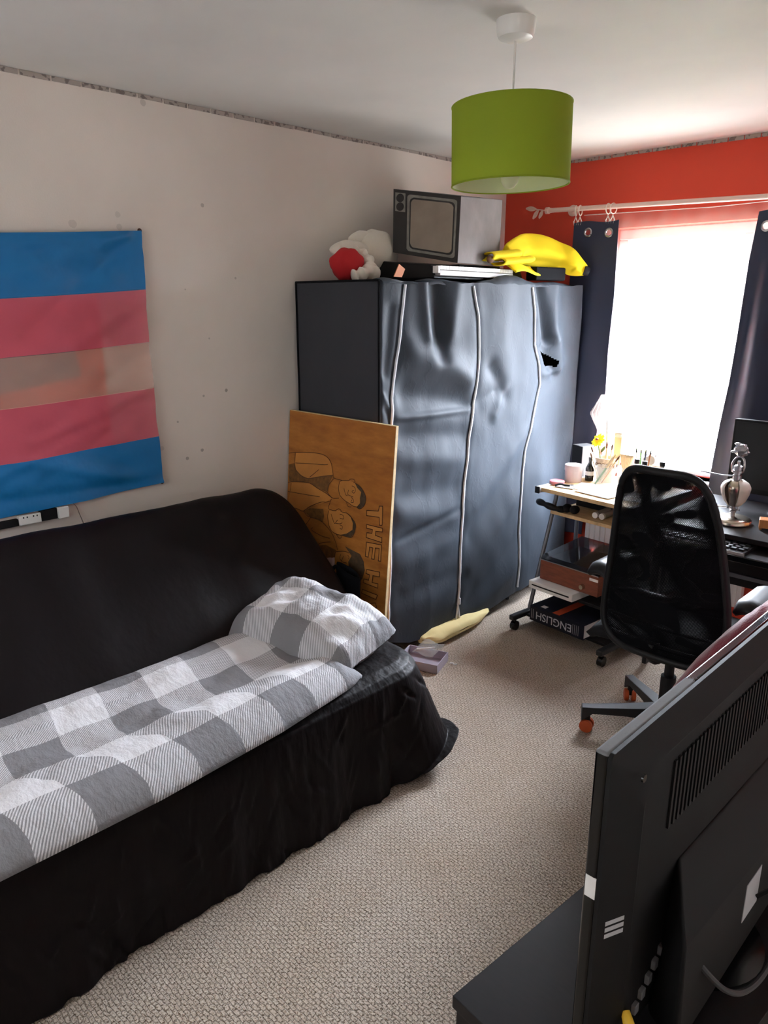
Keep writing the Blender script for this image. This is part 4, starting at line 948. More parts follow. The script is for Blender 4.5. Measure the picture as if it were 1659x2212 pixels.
dbox((DX0 + .01, DY0 - .02, .215), (DX1 - .01, DY1 - .05, .230)).build('shelf', M['black_soft'], dk, bevel=.002)
dbox((DX0 + .01, DY0 - .06, .058), (DX1 - .01, DY1 - .05, .072)).build('shelf', M['black_soft'], dk, bevel=.002)
def dtube(pts, r): return MB().tube([dr(p) for p in pts], r, 10)
for sx, nm in ((DX0, 'left'), (DX1, 'right')):
    dbox((sx - .012, DY0 - .015, DZ - .026), (sx + .014, DY1 - .06, DZ + .006)).build('top_rail', M['light_grey'], dk, bevel=.003)
    lab(dbox((sx - .013, DY0 - .020, DZ - .028), (sx + .015, DY0 - .014, DZ + .007)).build('rail_cap', M['black'], dk, bevel=.002), 'black end cap')
    dtube([(sx, DY0 + .16, DZ - .02), (sx - .004, DY0 - .02, .085)], .011).build('leg', M['grey_metal'], dk)
    dtube([(sx, DY0 + .34, DZ - .02), (sx, DY0 + .34, .085)], .011).build('leg', M['grey_metal'], dk)
    dbox((sx - .016, DY0 - .17, .060), (sx + .016, DY1 - .04, .088)).build('foot_bar', M['dark_metal'], dk, bevel=.006)
    for yy in (DY0 - .14, DY1 - .08):
        c = dr((sx, yy, .026)); MB().cyl(c - Vector((.013, 0, 0)), c + Vector((.013, 0, 0)), .025).cyl(c + Vector((0, 0, .02)), c + Vector((0, 0, .04)), .008).build('caster', M['gloss_black'], dk)

# things on the trolley top
T = DZ
tub = thing('cosmetic_tub', 'round pale pink tub with lid at the left of the desk top', 'tub', (.866, 3.40, T))
MB().lathe((.866, 3.40, T), [(.043, 0), (.044, .003), (.044, .062)], 28).build('body', M['blush'], tub)
MB().lathe((.866, 3.40, T), [(.0455, .060), (.0462, .064), (.0462, .088), (.044, .090), (.030, .0885)], 28).build('lid', M['blush'], tub)
cpt = thing('compact', 'small round pink compact at the desk corner in front of the tub', 'compact', (.842, 3.285, T))
MB().lathe((.842, 3.285, T), [(.036, 0), (.038, .003), (.038, .010)], 28).build('base', M['pink'], cpt)
MB().lathe((.842, 3.285, T), [(.038, .011), (.038, .018), (.034, .021), (.01, .022)], 28).build('lid', M['pink'], cpt)
spk = thing('computer_speaker', 'grey box speaker with pale front beside the curtain', 'speaker', (.865, 3.56, T))
a = Matrix.Rotation(radians(-24), 3, 'Z')
def rb(lo, hi, c):
    t = MB().box(lo, hi); o = MB(); o.add([a @ v + Vector(c) for v in t.v], t.f); return o
rb((-.055, -.04, 0), (.043, .055, .165), (.83, 3.56, T)).build('cabinet', M['black_soft'], spk, bevel=.004)
rb((.041, -.045, .004), (.048, .060, .168), (.83, 3.56, T)).build('front_grille', M['light_grey'], spk, bevel=.002)
for c, q, l2 in (((.918, 3.475, T), 1, 'dark little bottle with white label, right of the pink tub'), ((.893, 3.515, T), .94, 'dark little bottle half hidden behind the tub')):
    bt = thing('bottle', l2, 'bottle', c, 'little dark bottles')
    MB().lathe(c, [(.021 * q, 0), (.022 * q, .004), (.022 * q, .060 * q), (.012, .082 * q), (.0075, .09 * q), (.0075, .11 * q), (.009, .112 * q), (.009, .125 * q)], 20).build('glass', M['bottle_glass'], bt)
    MB().lathe(c, [(.0224 * q, .030 * q), (.0224 * q, .052 * q)], 20).build('paper_label', M['paper'], bt)
pot = thing('brush_pot', 'beige patterned pot full of brushes on the desk', 'pot', (.985, 3.52, T))
MB().lathe((.985, 3.52, T), [(.040, 0), (.046, .01), (.056, .12), (.058, .128), (.052, .128), (.048, .06), (.03, .05)], 28).build('body', M['kraft'], pot)
for k in range(6):
    an = -2.2 + k * .42; c = Vector((.985 + .0535 * cos(an), 3.52 + .0535 * sin(an), T + .09)); nrm = Vector((cos(an), sin(an), -.1))
    MB().torus(c, nrm, .013, .0018, 16, 6).build('spiral_motif', M['bristle'], pot)
def brush(label, p, q, r, mh, mb=None, cat='paint brush', name='paint_brush', group='brushes in the beige pot', bl=.18):
    p, q = Vector(p), Vector(q); b = thing(name, label, cat, p, group); m = p.lerp(q, 1 - bl)
    MB().tube([p, p.lerp(m, .5), m], [r * .6, r, r * .8], 8).build('handle', M[mh], b)
    if mb: MB().tube([m, m.lerp(q, .6), q], [r * .9, r * 1.3, r * .25], 8).build('bristles', M[mb], b)
    return b
brush('tall thin white stick rising from the beige pot', (.985, 3.53, T + .05), (.957, 3.545, T + .315), .0052, 'white_plastic', None, 'stick', 'stick', None, .0)
brush('pale wooden brush upright in the middle of the beige pot', (.99, 3.50, T + .03), (.998, 3.485, T + .215), .0042, 'brush_wood', 'bristle')
brush('pale wooden brush at the right of the beige pot', (1.00, 3.51, T + .03), (1.022, 3.50, T + .205), .0042, 'brush_wood', 'bristle')
brush('thin white-handled brush leaning left in the beige pot', (.975, 3.50, T + .03), (.925, 3.455, T + .185), .0035, 'white_plastic', 'bristle')
brush('short light brush leaning left across the glass jar', (1.02, 3.40, T + .02), (.955, 3.40, T + .165), .0036, 'brush_wood', 'bristle', group='brushes in the glass jar')
wdn = thing('wooden_comb', 'flat pale wooden block with slots behind the yellow flower', 'comb', (1.02, 3.56, T))
MB().box((1.000, 3.555, T + .09), (1.040, 3.562, T + .255)).build('blade', M['brush_wood'], wdn, bevel=.002)
MB().box((1.002, 3.552, T + .232), (1.038, 3.5645, T + .250)).build('head', M['cream'], wdn, bevel=.002)
flw = thing('daisy', 'yellow daisy standing in the beige pot', 'flower', (.955, 3.50, T))
MB().tube(smooth_path([(.965, 3.51, T + .05), (.955, 3.495, T + .15), (.945, 3.478, T + .218)]), .003, 6).build('stem', M['leaf'], flw)
fc = Vector((.945, 3.478, T + .222)); fnm = Vector((-.25, -.75, .55)).normalized(); f1 = fnm.orthogonal().normalized(); f2 = fnm.cross(f1)
for k in range(13):
    an = 2 * pi * k / 13; d = f1 * cos(an) + f2 * sin(an); sd = fnm.cross(d)
    MB().grid(lambda u, v: fc + d * (.006 + .034 * v) + sd * (.009 * (2 * u - 1) * sin(pi * (.12 + .8 * v))) + fnm * (.006 * v * v - .010 * v * (k % 2) * .6 - .012 * v), 4, 6).build('petal', M['petal'], flw)
MB().ball(fc + fnm * .003, (.009, .009, .007), 14, 8).build('flower_centre', M['oak_block'], flw)
MB().grid(lambda u, v: Vector((.962, 3.492, T + .15)) + Vector((.03 * v, -.01 * v, .045 * v)) + Vector((.009 * (2 * u - 1) * sin(pi * v), 0, 0)), 4, 6).build('leaf', M['leaf'], flw)
def jar(label, c, r, h, rim=True):
    j = thing('glass_jar', label, 'jar', c, 'clear jars on the desk top')
    MB().lathe(c, [(r * .9, 0), (r, .006), (r, h), (r * .93, h), (r * .93, .012), (.001, .010)], 28).build('glass', M['glass'], j)
    return j
jar('clear glass jar holding a green-handled brush', (1.035, 3.405, T), .045, .105)
jar('clear glass jar with white lid beside the chair back', (1.105, 3.50, T), .043, .100)
MB().lathe((1.105, 3.50, T), [(.034, .012), (.036, .05), (.02, .056)], 20).build('contents', M['light_grey'], bpy.data.objects['glass_jar.001'])
brush('green-handled brush slanting out of the glass jar', (1.005, 3.38, T + .012), (1.085, 3.42, T + .17), .0062, 'brush_green', 'brush_wood', group='brushes in the glass jar', bl=.45)
brush('pale flat brush slanting right out of the glass jar', (1.015, 3.40, T + .012), (1.105, 3.425, T + .165), .0042, 'brush_wood', 'bristle', group='brushes in the glass jar', bl=.2)
brush('brown-handled brush slanting right behind the green brush', (1.02, 3.42, T + .012), (1.100, 3.445, T + .175), .0045, 'oak_block', 'brush_wood', group='brushes in the glass jar', bl=.3)
fan = thing('fan_brush', 'wide pale bristle brush standing in the jar beside the chair back', 'brush', (1.105, 3.50, T + .06))
MB().grid(lambda u, v: (1.105 + (.012 + .026 * v) * (2 * u - 1), 3.497 + .002 * sin(u * 40), T + .06 + .10 * v), 20, 6).build('bristles', M['brush_wood'], fan, solid=.004)
MB().tube([(1.105, 3.497, T + .02), (1.105, 3.497, T + .07)], .006, 8).build('handle', M['bristle'], fan)
def sheet(name, label, cat, x0, y0, x1, y1, r, z, m='paper', th=.0012, group='papers on the left desk'):
    c = Vector(((x0 + x1) / 2, (y0 + y1) / 2, z)); t = MB(); hw, hh_ = (x1 - x0) / 2, (y1 - y0) / 2
    R2 = Matrix.Rotation(radians(r), 3, 'Z')
    t.grid(lambda u, v: c + R2 @ Vector((hw * (2 * u - 1), hh_ * (2 * v - 1), th + .002 * max(0, nz(u * 2, v * 2, r)))), 8, 8)
    return tag(t.build(name, M[m], solid=-th), label, cat, group)
sheet('paper', 'white paper sheet at the front edge of the desk beside the chair', 'paper', 1.00, 3.19, 1.20, 3.34, -8, T + .004)
sheet('paper', 'white paper sheet lying left under the glass jar', 'paper', .93, 3.26, 1.09, 3.42, 12, T + .001)
sheet('paper', 'bright paper sheet seen through the top left of the chair net', 'paper', 1.20, 3.22, 1.37, 3.44, 6, T + .001)
sheet('leaflet', 'grey printed leaflet lying near the pink compact', 'leaflet', .865, 3.225, .96, 3.30, 10, T + .003, 'light_grey')
gl = thing('hair_clip', 'dark hair clip lying on the leaflet near the compact', 'clip', (.89, 3.25, T + .005))
MB().tube(smooth_path([(.868, 3.225, T + .008), (.885, 3.245, T + .014), (.905, 3.262, T + .009), (.925, 3.272, T + .008)]), .005, 8).build('clip_body', M['black'], gl)
MB().torus((.925, 3.29, T + .0085), (0, .1, 1), .012, .002, 18, 6).build('loop', M['steel'], gl)
# keyboard tray items
hp = thing('headphones', 'black headset lying at the left of the keyboard shelf', 'headphones', (.9, 3.27, .615))
MB().tube(smooth_path([(.775, 3.26, .635), (.78, 3.22, .655), (.83, 3.205, .650), (.89, 3.22, .635), (.915, 3.27, .628)]), [.012 + .006 * abs(sin(i * .4)) for i in range(33)], 10).build('headband', M['black'], hp)
for c in ((.925, 3.262, .637), (.968, 3.262, .637)): MB().ball(c, (.024, .030, .022), 18, 12).build('ear_pad', M['black_soft'], hp)
for i, (x, l2) in enumerate(((1.083, 'white capped tube on the keyboard shelf, left of two'), (1.120, 'white capped tube on the keyboard shelf, right of two'))):
    tb = thing('paint_tube', l2, 'tube', (x, 3.30, .634), 'white capped tubes on the keyboard shelf')
    MB().cyl((x, 3.275, .631), (x, 3.40, .631), .0155).build('body', M['light_grey'], tb); MB().cyl((x, 3.258, .631), (x, 3.276, .631), .0155).build('cap', M['white_plastic'], tb, bevel=.002)
bx = thing('storage_box', 'dark box added at the back of the keyboard shelf to block window light', 'box', (1.0, 3.55, .615))  # box added to keep light from behind off the shelf
dbox((.86, 3.42, .6155), (1.30, 3.66, .705)).build('body', M['black_soft'], bx, bevel=.004); dbox((.855, 3.415, .690), (1.305, 3.665, .712)).build('lid', M['seam'], bx, bevel=.003)
# turntable, player, dictionary
tt = thing('record_player', 'reddish wooden record player with smoked lid on the trolley shelf', 'record player', (1.04, 3.3, .23))
SZ = .2305
dbox((.865, 3.145, SZ + .042), (1.215, 3.48, SZ + .145)).build('cabinet', M['red_wood'], tt, bevel=.003)
MB().add([], [])
lid = MB(); t = MB().loft([[Vector(p) for p in ((.866, 3.145, SZ + .150), (1.214, 3.145, SZ + .150), (1.214, 3.48, SZ + .150), (.866, 3.48, SZ + .150))], [Vector(p) for p in ((.872, 3.152, SZ + .172), (1.208, 3.152, SZ + .172), (1.205, 3.475, SZ + .205), (.875, 3.475, SZ + .205))]])
lid.add([dr(v) for v in t.v], t.f); lid.build('lid', M['smoke'], tt, smooth=False)
lab(dbox((.866, 3.143, SZ + .1455), (1.214, 3.148, SZ + .150)).build('lid_edge', M['steel'], tt), 'bright lid edge')
kc = dr((1.13, 3.145, SZ + .075)); MB().cyl(kc, kc + Vector((-.002, -.018, 0)), .014, .011).build('knob', M['nickel'], tt)
lab(dbox((1.165, 3.1435, SZ + .118), (1.214, 3.146, SZ + .132)).build('badge_plate', M['white_plastic'], tt, smooth=False), 'bright corner plate')
mp = thing('media_player', 'slim white media player with a black slot below the record player', 'media player', (1.0, 3.25, .23))
dbox((.845, 3.085, SZ + .001), (1.115, 3.30, SZ + .041)).build('case', M['white_plastic'], mp, bevel=.003)
dbox((.865, 3.0838, SZ + .019), (1.095, 3.086, SZ + .026)).build('disc_slot', M['black'], mp, smooth=False)
dc = thing('dictionary', 'thick dark blue English dictionary lying on the bottom shelf', 'book', (1.0, 3.15, .072))
BZ = .0725
dbox((.885, 3.060, BZ + .001), (1.215, 3.33, BZ + .005)).build('cover', M['navy_book'], dc)
dbox((.885, 3.060, BZ + .075), (1.215, 3.33, BZ + .080)).build('cover', M['navy_book'], dc)
dbox((.885, 3.056, BZ + .001), (1.215, 3.061, BZ + .080)).build('spine', M['navy_book'], dc, bevel=.002)
dbox((.890, 3.064, BZ + .005), (1.210, 3.322, BZ + .075)).build('page_block', M['paper'], dc)
lab(dbox((1.02, 3.062, BZ + .0801), (1.065, 3.329, BZ + .0806)).build('cover_stripe', M['print_orange'], dc, smooth=False), 'orange stripe')
lab(dbox((.935, 3.078, BZ + .0801), (.965, 3.106, BZ + .0806)).build('price_sticker', M['paper'], dc, smooth=False), 'small white sticker')
def text(body, size, loc, rz, m, parent, name, ext=.0005, rx=pi / 2, ry=0, sx=1):
    cu = bpy.data.curves.new(name, 'FONT'); cu.body = body; cu.size = size; cu.extrude = ext; cu.align_x = 'CENTER'; cu.align_y = 'CENTER'
    t = bpy.data.objects.new(name + '_curve', cu); COL.objects.link(t); bpy.context.view_layer.update()
    me = bpy.data.meshes.new_from_object(t.evaluated_get(bpy.context.evaluated_depsgraph_get())); bpy.data.objects.remove(t)
    me.materials.clear(); me.materials.append(M[m]); o = bpy.data.objects.new(name, me); COL.objects.link(o); ORG[o.name] = org(parent)
    o.parent = parent; o.location = Vector(loc) - org(parent); o.rotation_euler = Euler((rx, ry, rz), 'XYZ'); o.scale = (sx, 1, 1); return o
text('ENGLISH', .058, dr((1.035, 3.0552, BZ + .040)), rot, 'print_white', dc, 'spine_title', ry=pi, sx=.98)
b = MB()
for k in range(4): dbox((1.150 + .011 * k, 3.0552, BZ + .014), (1.153 + .011 * k, 3.0562, BZ + .066), b)
for k in range(2): dbox((.895 + .011 * k, 3.0552, BZ + .014), (.899 + .011 * k, 3.0562, BZ + .066), b)
b.build('spine_small_print', M['grey'], dc, smooth=False)
# sill things
cam_ = thing('trinket', 'small grey mechanical trinket on the window sill', 'ornament', (1.07, 3.86, WZ0))
# stands on a little stack so that it shows above the chair
MB().box((1.02, 3.852, WZ0), (1.125, 3.898, WZ0 + .055)).build('base', M['light_grey'], cam_, bevel=.002); WZT = WZ0 + .045
MB().cyl((1.07, 3.85, WZT + .035), (1.07, 3.895, WZT + .035), .026).cyl((1.04, 3.86, WZT + .03), (1.04, 3.89, WZT + .03), .02).build('housing', M['grey'], cam_)
MB().torus((1.072, 3.872, WZT + .055), (0, 1, 0), .016, .005, 20, 8).torus((1.04, 3.872, WZT + .048), (.4, 1, 0), .012, .004, 20, 8).build('gear', M['steel'], cam_)
for k, (x, m_, cl_) in enumerate(((1.135, 'steel', 'silver'), (1.150, 'brush_green', 'green'), (1.165, 'navy', 'dark blue'), (1.18, 'bristle', 'brown'))):
    p = thing('pen', cl_ + ' pen standing with the others right of the glass jars', 'pen', (x, 3.565, T), 'pens on the left desk')
    MB().cyl((x, 3.565, T), (x - .018 + .01 * k, 3.575, T + .165), .0045).build('barrel', M[m_], p); 
    MB().cyl((x - .018 + .01 * k, 3.575, T + .165), (x - .020 + .0112 * k, 3.5755, T + .185), .0045, .002).build('cap', M['black'], p)
for k, (x, y, m_, l2) in enumerate(((1.24, 3.42, 'oak_block', 'amber bottle seen through the chair net'), (1.31, 3.46, 'white_plastic', 'white bottle seen through the chair net'), (1.19, 3.44, 'glass', 'clear bottle seen through the chair net'))):
    bt = thing('bottle', l2, 'bottle', (x, y, T), 'bottles behind the chair net')
    MB().lathe((x, y, T), [(.026, 0), (.028, .004), (.028, .10), (.012, .125), (.010, .14)], 20).build('body', M[m_], bt); MB().lathe((x, y, T), [(.0125, .138), (.0125, .158), (.010, .160)], 16).build('cap', M['black'], bt)

# ------------------------------------------------------------------ black desk on the right with computer
rdk = thing('black_desk', 'dark desk with pull-out tray on the right beneath the curtain', 'desk', (1.95, 3.4, 0))
MB().box((1.44, 3.10, .700), (2.60, 3.74, .722)).build('top', M['dark_wood'], rdk, bevel=.003)
MB().box((1.46, 2.985, .655), (2.58, 3.30, .674)).build('keyboard_tray', M['dark_wood'], rdk, bevel=.003)
lab(MB().box((1.46, 2.975, .652), (2.58, 2.987, .678)).build('tray_lip', M['gloss_black'], rdk, bevel=.004), 'gloss black front lip')
MB().box((1.46, 3.13, .50), (2.58, 3.15, .650)).build('apron', M['dark_wood'], rdk, bevel=.002)
lab(MB().box((1.60, 3.122, .535), (2.58, 3.131, .553)).build('drawer_pull', M['grey_metal'], rdk, bevel=.002), 'grey drawer rail')
for x in (1.45, 2.575):
    for y in (3.16, 3.70): MB().box((x, y - .02, 0), (x + .02, y + .02, .70)).build('leg', M['dark_wood'], rdk, bevel=.002)
mo = thing('monitor', 'black computer monitor switched off on the right of the desk', 'monitor', (1.88, 3.58, .722))
MB().box((1.588, 3.545, .80), (2.18, 3.575, 1.137)).build('bezel', M['black_soft'], mo, bevel=.006)
MB().box((1.600, 3.5435, .825), (2.168, 3.5455, 1.125)).build('screen', M['black'], mo, smooth=False)
MB().box((1.85, 3.575, .73), (1.91, 3.605, .92)).build('stand_neck', M['black'], mo, bevel=.004); MB().lathe((1.88, 3.60, .722), [(.11, 0), (.11, .006), (.04, .012)], 32).build('stand_foot', M['black'], mo)
kbd = thing('computer_keyboard', 'black computer keyboard with silver front strip on the desk tray', 'keyboard', (1.60, 3.08, .674))
MB().box((1.435, 2.995, .674), (1.885, 3.150, .690)).build('base', M['black'], kbd, bevel=.003)
lab(MB().box((1.435, 2.992, .676), (1.885, 2.999, .688)).build('front_strip', M['light_grey'], kbd), 'pale front strip')
for r in range(5):
    for c in range(15):
        x = 1.443 + c * .0292 + (.007 * r) % .02; y = 3.008 + r * .027
        if x + .025 < 1.884: MB().loft([[Vector((x, y, .690)), Vector((x + .025, y, .690)), Vector((x + .025, y + .023, .690)), Vector((x, y + .023, .690))], [Vector((x + .003, y + .002, .698)), Vector((x + .022, y + .002, .698)), Vector((x + .022, y + .019, .698)), Vector((x + .003, y + .019, .698))]]).build('key', M['black'], kbd, smooth=False)
wb = thing('wooden_block', 'small orange-brown wooden block on the desk right of the silver ornament', 'block', (1.86, 3.30, .722))
MB().box((1.835, 3.26, .730), (1.90, 3.315, .768), (0, 0, radians(18))).build('body', M['oak_block'], wb, bevel=.003)
for x, y in ((1.848, 3.268), (1.885, 3.278), (1.842, 3.302), (1.878, 3.31)): MB().cyl((x, y, .722), (x, y, .732), .006).build('foot', M['oak_block'], wb)
# silver ornament on its round base
OX, OY, OZ = 1.722, 3.285, .722
om = thing('ornament', 'silver and white figure on a round metal base standing on the right desk', 'ornament', (OX, OY, OZ))
MB().lathe((OX, OY, OZ), [(.066, 0), (.070, .004), (.070, .018), (.064, .026), (.050, .031), (.015, .033), (.010, .034)], 40).build('round_base', M['nickel'], om)
MB().lathe((OX, OY, OZ), [(.008, .033), (.008, .05), (.012, .053), (.012, .060), (.007, .064), (.007, .085)], 16).build('stem', M['steel'], om)
MB().tube([(OX - .072, OY - .01, OZ + .068), (OX - .02, OY, OZ + .072), (OX + .024, OY, OZ + .066)], .0035, 8).tube([(OX - .02, OY, OZ + .066), (OX - .018, OY, OZ + .085)], .005, 6).tube([(OX + .018, OY, OZ + .064), (OX + .016, OY, OZ + .085)], .005, 6).build('cross_bar', M['steel'], om)
MB().lathe((OX, OY, OZ), [(.012, .080), (.022, .085), (.025, .11), (.031, .135), (.038, .165), (.036, .185), (.024, .203), (.014, .208)], 26).build('core', M['nickel'], om)
for sgn in (-1, 1):
    def shell(u, v, s=sgn):
        t = lerp(.088, .205, v); r = pl(t, [(.088, .020), (.11, .034), (.14, .043), (.17, .047), (.19, .040), (.205, .020)]); an = (pi if s < 0 else 0) + lerp(-1.0, 1.0, u)
        return (OX + r * cos(an) * 1.06, OY + r * sin(an), OZ + t)
    MB().grid(shell, 16, 18).build('shell', M['cream'], om, solid=.004, angle=80)
MB().lathe((OX, OY, OZ), [(.016, .205), (.016, .228), (.014, .230), (.014, .240), (.021, .242), (.021, .252), (.016, .254), (.016, .270), (.010, .276), (.005, .278), (.005, .295)], 22).build('neck', M['steel'], om)
MB().tube([(OX - .01, OY - .012, OZ + .226), (OX - .05, OY - .02, OZ + .223), (OX - .125, OY - .03, OZ + .231)], .0028, 8).build('pointer', M['steel'], om)
MB().tube(smooth_path([(OX - .020, OY, OZ + .240), (OX - .024, OY, OZ + .275), (OX - .014, OY, OZ + .305), (OX + .002, OY, OZ + .316), (OX + .017, OY, OZ + .303), (OX + .022, OY, OZ + .272), (OX + .018, OY, OZ + .244)]), .004, 8).build('hoop', M['steel'], om)
MB().ball((OX + .002, OY, OZ + .345), (.026, .02, .030), 14, 10, lambda d: .22 * noise.noise(d * 3.1)).build('head', M['steel'], om, smooth=False)
for c, d in (((OX - .012, OY, OZ + .372), (.6, 0, 1)), ((OX + .022, OY, OZ + .338), (1, 0, .3)), ((OX - .022, OY, OZ + .335), (-1, 0, -.2))): MB().ball(c, (.013, .008, .007), 10, 6).build('feather', M['steel'], om, smooth=False)

om.scale = (1.14, 1.14, .93)
# ------------------------------------------------------------------ office chair
CX, CY = 1.80, 2.60
ch = thing('office_chair', 'black mesh-back office chair with orange casters facing the desk', 'chair', (CX, CY, 0))
MB().lathe((CX, CY, 0), [(.034, .075), (.036, .085), (.036, .135), (.028, .15), (.028, .27), (.018, .272), (.018, .42)], 24).build('gas_column', M['black'], ch)
MB().box((CX - .12, CY - .12, .405), (CX + .12, CY + .14, .435)).build('seat_plate', M['black'], ch, bevel=.006)
for k in range(5):
    an = radians(214 - 72 * k); d = Vector((cos(an), sin(an), 0)); s = Vector((-d.y, d.x, 0)); o = Vector((CX, CY, 0))
    pr = []
    for t, hw, zt, zb in ((.02, .030, .140, .085), (.15, .024, .125, .090), (.27, .019, .112, .084), (.312, .018, .110, .050)):
        c = o + d * t; pr.append([c - s * hw + Vector((0, 0, zb)), c + s * hw + Vector((0, 0, zb)), c + s * hw + Vector((0, 0, zt)), c - s * hw + Vector((0, 0, zt))])
    arm = MB().loft(pr).build('leg', M['dark_metal'], ch, bevel=.003)
    cc = o + d * .288; sw = (d * .3 + s).normalized()
    for q in (-1, 1): MB().cyl(cc + sw * (.006 * q) + Vector((0, 0, .027)), cc + sw * (.023 * q) + Vector((0, 0, .027)), .0262).build('caster_wheel', M['orange_caster'], arm, bevel=.003)
    MB().cyl(cc + Vector((0, 0, .03)), cc + Vector((0, 0, .085)), .012).build('caster_fork', M['black'], arm)
# seat cushion
def seatf(u, v):
    a, b = 2 * u - 1, 2 * v - 1; e = (max(0, 1 - abs(a) ** 5) * max(0, 1 - abs(b) ** 5)) ** .4
    return (CX + a * .245, CY + .02 + b * .235, .445 + .055 * e - .012 * (1 - a * a) * (1 - b * b))
MB().grid(seatf, 30, 30).build('seat', M['black_soft'], ch, solid=-.03, angle=80)
# back: tall net in a tapered frame
ZB0, ZB1 = .445, 1.125
def bkx(v): return CX + .025 + .000 * v
def bhw(v): return pl(v, [(0, .222), (.12, .228), (.35, .214), (.7, .180), (.90, .158), (1, .145)])
def bpt(a, v, o=0):
    z = lerp(ZB0, ZB1, v); hw = bhw(v)
    y = 2.395 - .085 * v + .035 * sin(pi * v) - .030 * (1 - a * a) - o
    return Vector((bkx(v) + a * hw + .012 * (1 - v), y, z))
outl = []
def sup(t):      # rounded outline in (a, v)
    an = 2 * pi * t; c, s_ = cos(an), sin(an); n = 5.5
    return (abs(c) ** (2 / n)) * (1 if c > 0 else -1), .5 + .5 * (abs(s_) ** (2 / n)) * (1 if s_ > 0 else -1)
for i in range(96): a_, v_ = sup(i / 96); outl.append(bpt(a_, v_))
MB().tube(outl, .0135, 10, True).build('back_frame', M['black'], ch, angle=80)
def netf(u, v):
    a_, v_ = 2 * u - 1, v
    lim = (max(0, 1 - abs(2 * v_ - 1) ** 5.5)) ** (1 / 5.5)
    return bpt(a_ * lim, v_)
MB().grid(netf, 40, 60, lambda u, v: (u * .44, v * .68)).build('back_net', M['net'], ch, angle=80)
MB().grid(lambda u, v: Vector(netf(u, v)) + Vector((0, .022, 0)), 40, 60, lambda u, v: (u * .45 + .1, v * .66 + .05)).build('front_net', M['net'], ch, angle=80)
MB().tube([bpt(a / 10, .05 if abs(a) < 99 else 0, -.012) for a in range(-9, 10)], .010, 8).tube([bpt(a / 10, .155, -.012) for a in range(-10, 11)], .006, 8).build('cross_bar', M['black'], ch)
MB().tube([bpt(a / 10, .30, -.030) for a in range(-9, 10)], .018, 10).build('lumbar_bar', M['black'], ch)
MB().tube(smooth_path([(CX, CY - .05, .40), (CX, 2.47, .39), (CX + .01, 2.405, .43), (CX + .02, 2.39, .465), (CX + .02, 2.385, .49)]), .022, 10).build('back_bracket', M['black'], ch)
for sgn in (-1, 1):
    ax_ = CX + .012 + sgn * .272
    MB().tube(smooth_path([(CX + sgn * .16, 2.60, .425), (ax_, 2.60, .43), (ax_ + sgn * .008, 2.585, .50), (ax_, 2.57, .655)]), .014, 8).build('arm_post', M['black'], ch)
    MB().grid(lambda u, v: (ax_ + .040 * (2 * u - 1), lerp(2.455, 2.72, v), .682 + .012 * cos(pi * (u - .5)) - .03 * (1 - sin(pi * min(1, max(0, .5 * (v / .18))))) * (v < .18) - .02 * max(0, v - .85) / .15), 12, 24).build('armrest', M['gloss_black'] if False else M['black'], ch, solid=-.022, angle=80)

# crimson fleece heaped over a low box between television and chair
pf = thing('storage_box', 'low black box under the crimson blanket', 'box', (2.26, 2.20, 0))
MB().box((2.03, 2.085, .002), (2.50, 2.325, .44)).build('body', M['black_soft'], pf, bevel=.01); MB().box((2.025, 2.08, .44), (2.505, 2.33, .47)).build('lid', M['black_soft'], pf, bevel=.008)
def blk(u, v):
    an = 2 * pi * u; t = v; c, s_ = cos(an), sin(an); n = 3.2
    cx = abs(c) ** (2 / n) * (1 if c > 0 else -1); sy = abs(s_) ** (2 / n) * (1 if s_ > 0 else -1)
    r = t / .55 if t < .55 else 1 + .12 * sin((t - .55) / .45 * pi / 2)
    x = 2.265 + .275 * r * cx * (1 + .03 * nz(an * 2, t * 3, 1)); y = 2.205 + .140 * r * sy * (1 + .05 * nz(an * 2, t * 3, 4))
    top = pl(x, [(1.95, .44), (2.0, .535), (2.08, .645), (2.15, .735), (2.22, .81), (2.32, .845), (2.50, .80), (2.58, .72)])
    if t < .55: z = lerp(.44, top, (1 - (t / .55) ** 4) ** .6)
    else: z = .44 - .33 * ((t - .55) / .45) ** 1.3
    z += .016 * nz(x * 9, y * 9, 5) + .007 * nz(x * 30, y * 30, 2)
    return (x, y, z)
tag(MB().grid(blk, 110, 50).build('blanket', M['crimson'], solid=.006, angle=80), 'fuzzy crimson blanket heaped behind the flat television', 'blanket')

# ------------------------------------------------------------------ television seen from behind, and its bench
bn_ = thing('television_bench', 'low black-brown bench under the flat television', 'bench', (2.4, 1.4, 0))
BT = .34; br_ = Matrix.Rotation(radians(-4.5), 3, 'Z'); BC = Vector((2.124, .910, 0))
def bb(lo, hi):
    t = MB().box(Vector(lo), Vector(hi)); o = MB(); o.add([br_ @ v + BC for v in t.v], t.f); return o
bb((0, 0, BT - .03), (.42, 1.06, BT)).build('top', M['dark_wood'], bn_, bevel=.002)
for y in (.006, 1.03): bb((.006, y, 0), (.414, y + .024, BT - .03)).build('side_panel', M['dark_wood'], bn_, bevel=.002)
bb((.39, .03, 0), (.414, 1.03, BT - .03)).build('back_panel', M['dark_wood'], bn_, bevel=.002); bb((.01, .03, .05), (.39, 1.03, .07)).build('shelf', M['dark_wood'], bn_, bevel=.002)
YT0, YT1, ZT0, ZT1 = .925, 1.93, .375, 1.0
XF, XR, XB = 2.369, 2.396, 2.428
ft_ = thing('flat_television', 'large black flat television seen from behind at right', 'television', (2.38, 1.39, BT))
MB().box((XF, YT0, ZT0), (XR - .004, YT1, ZT1)).build('bezel', M['dusty'], ft_, bevel=.006, seg=3)
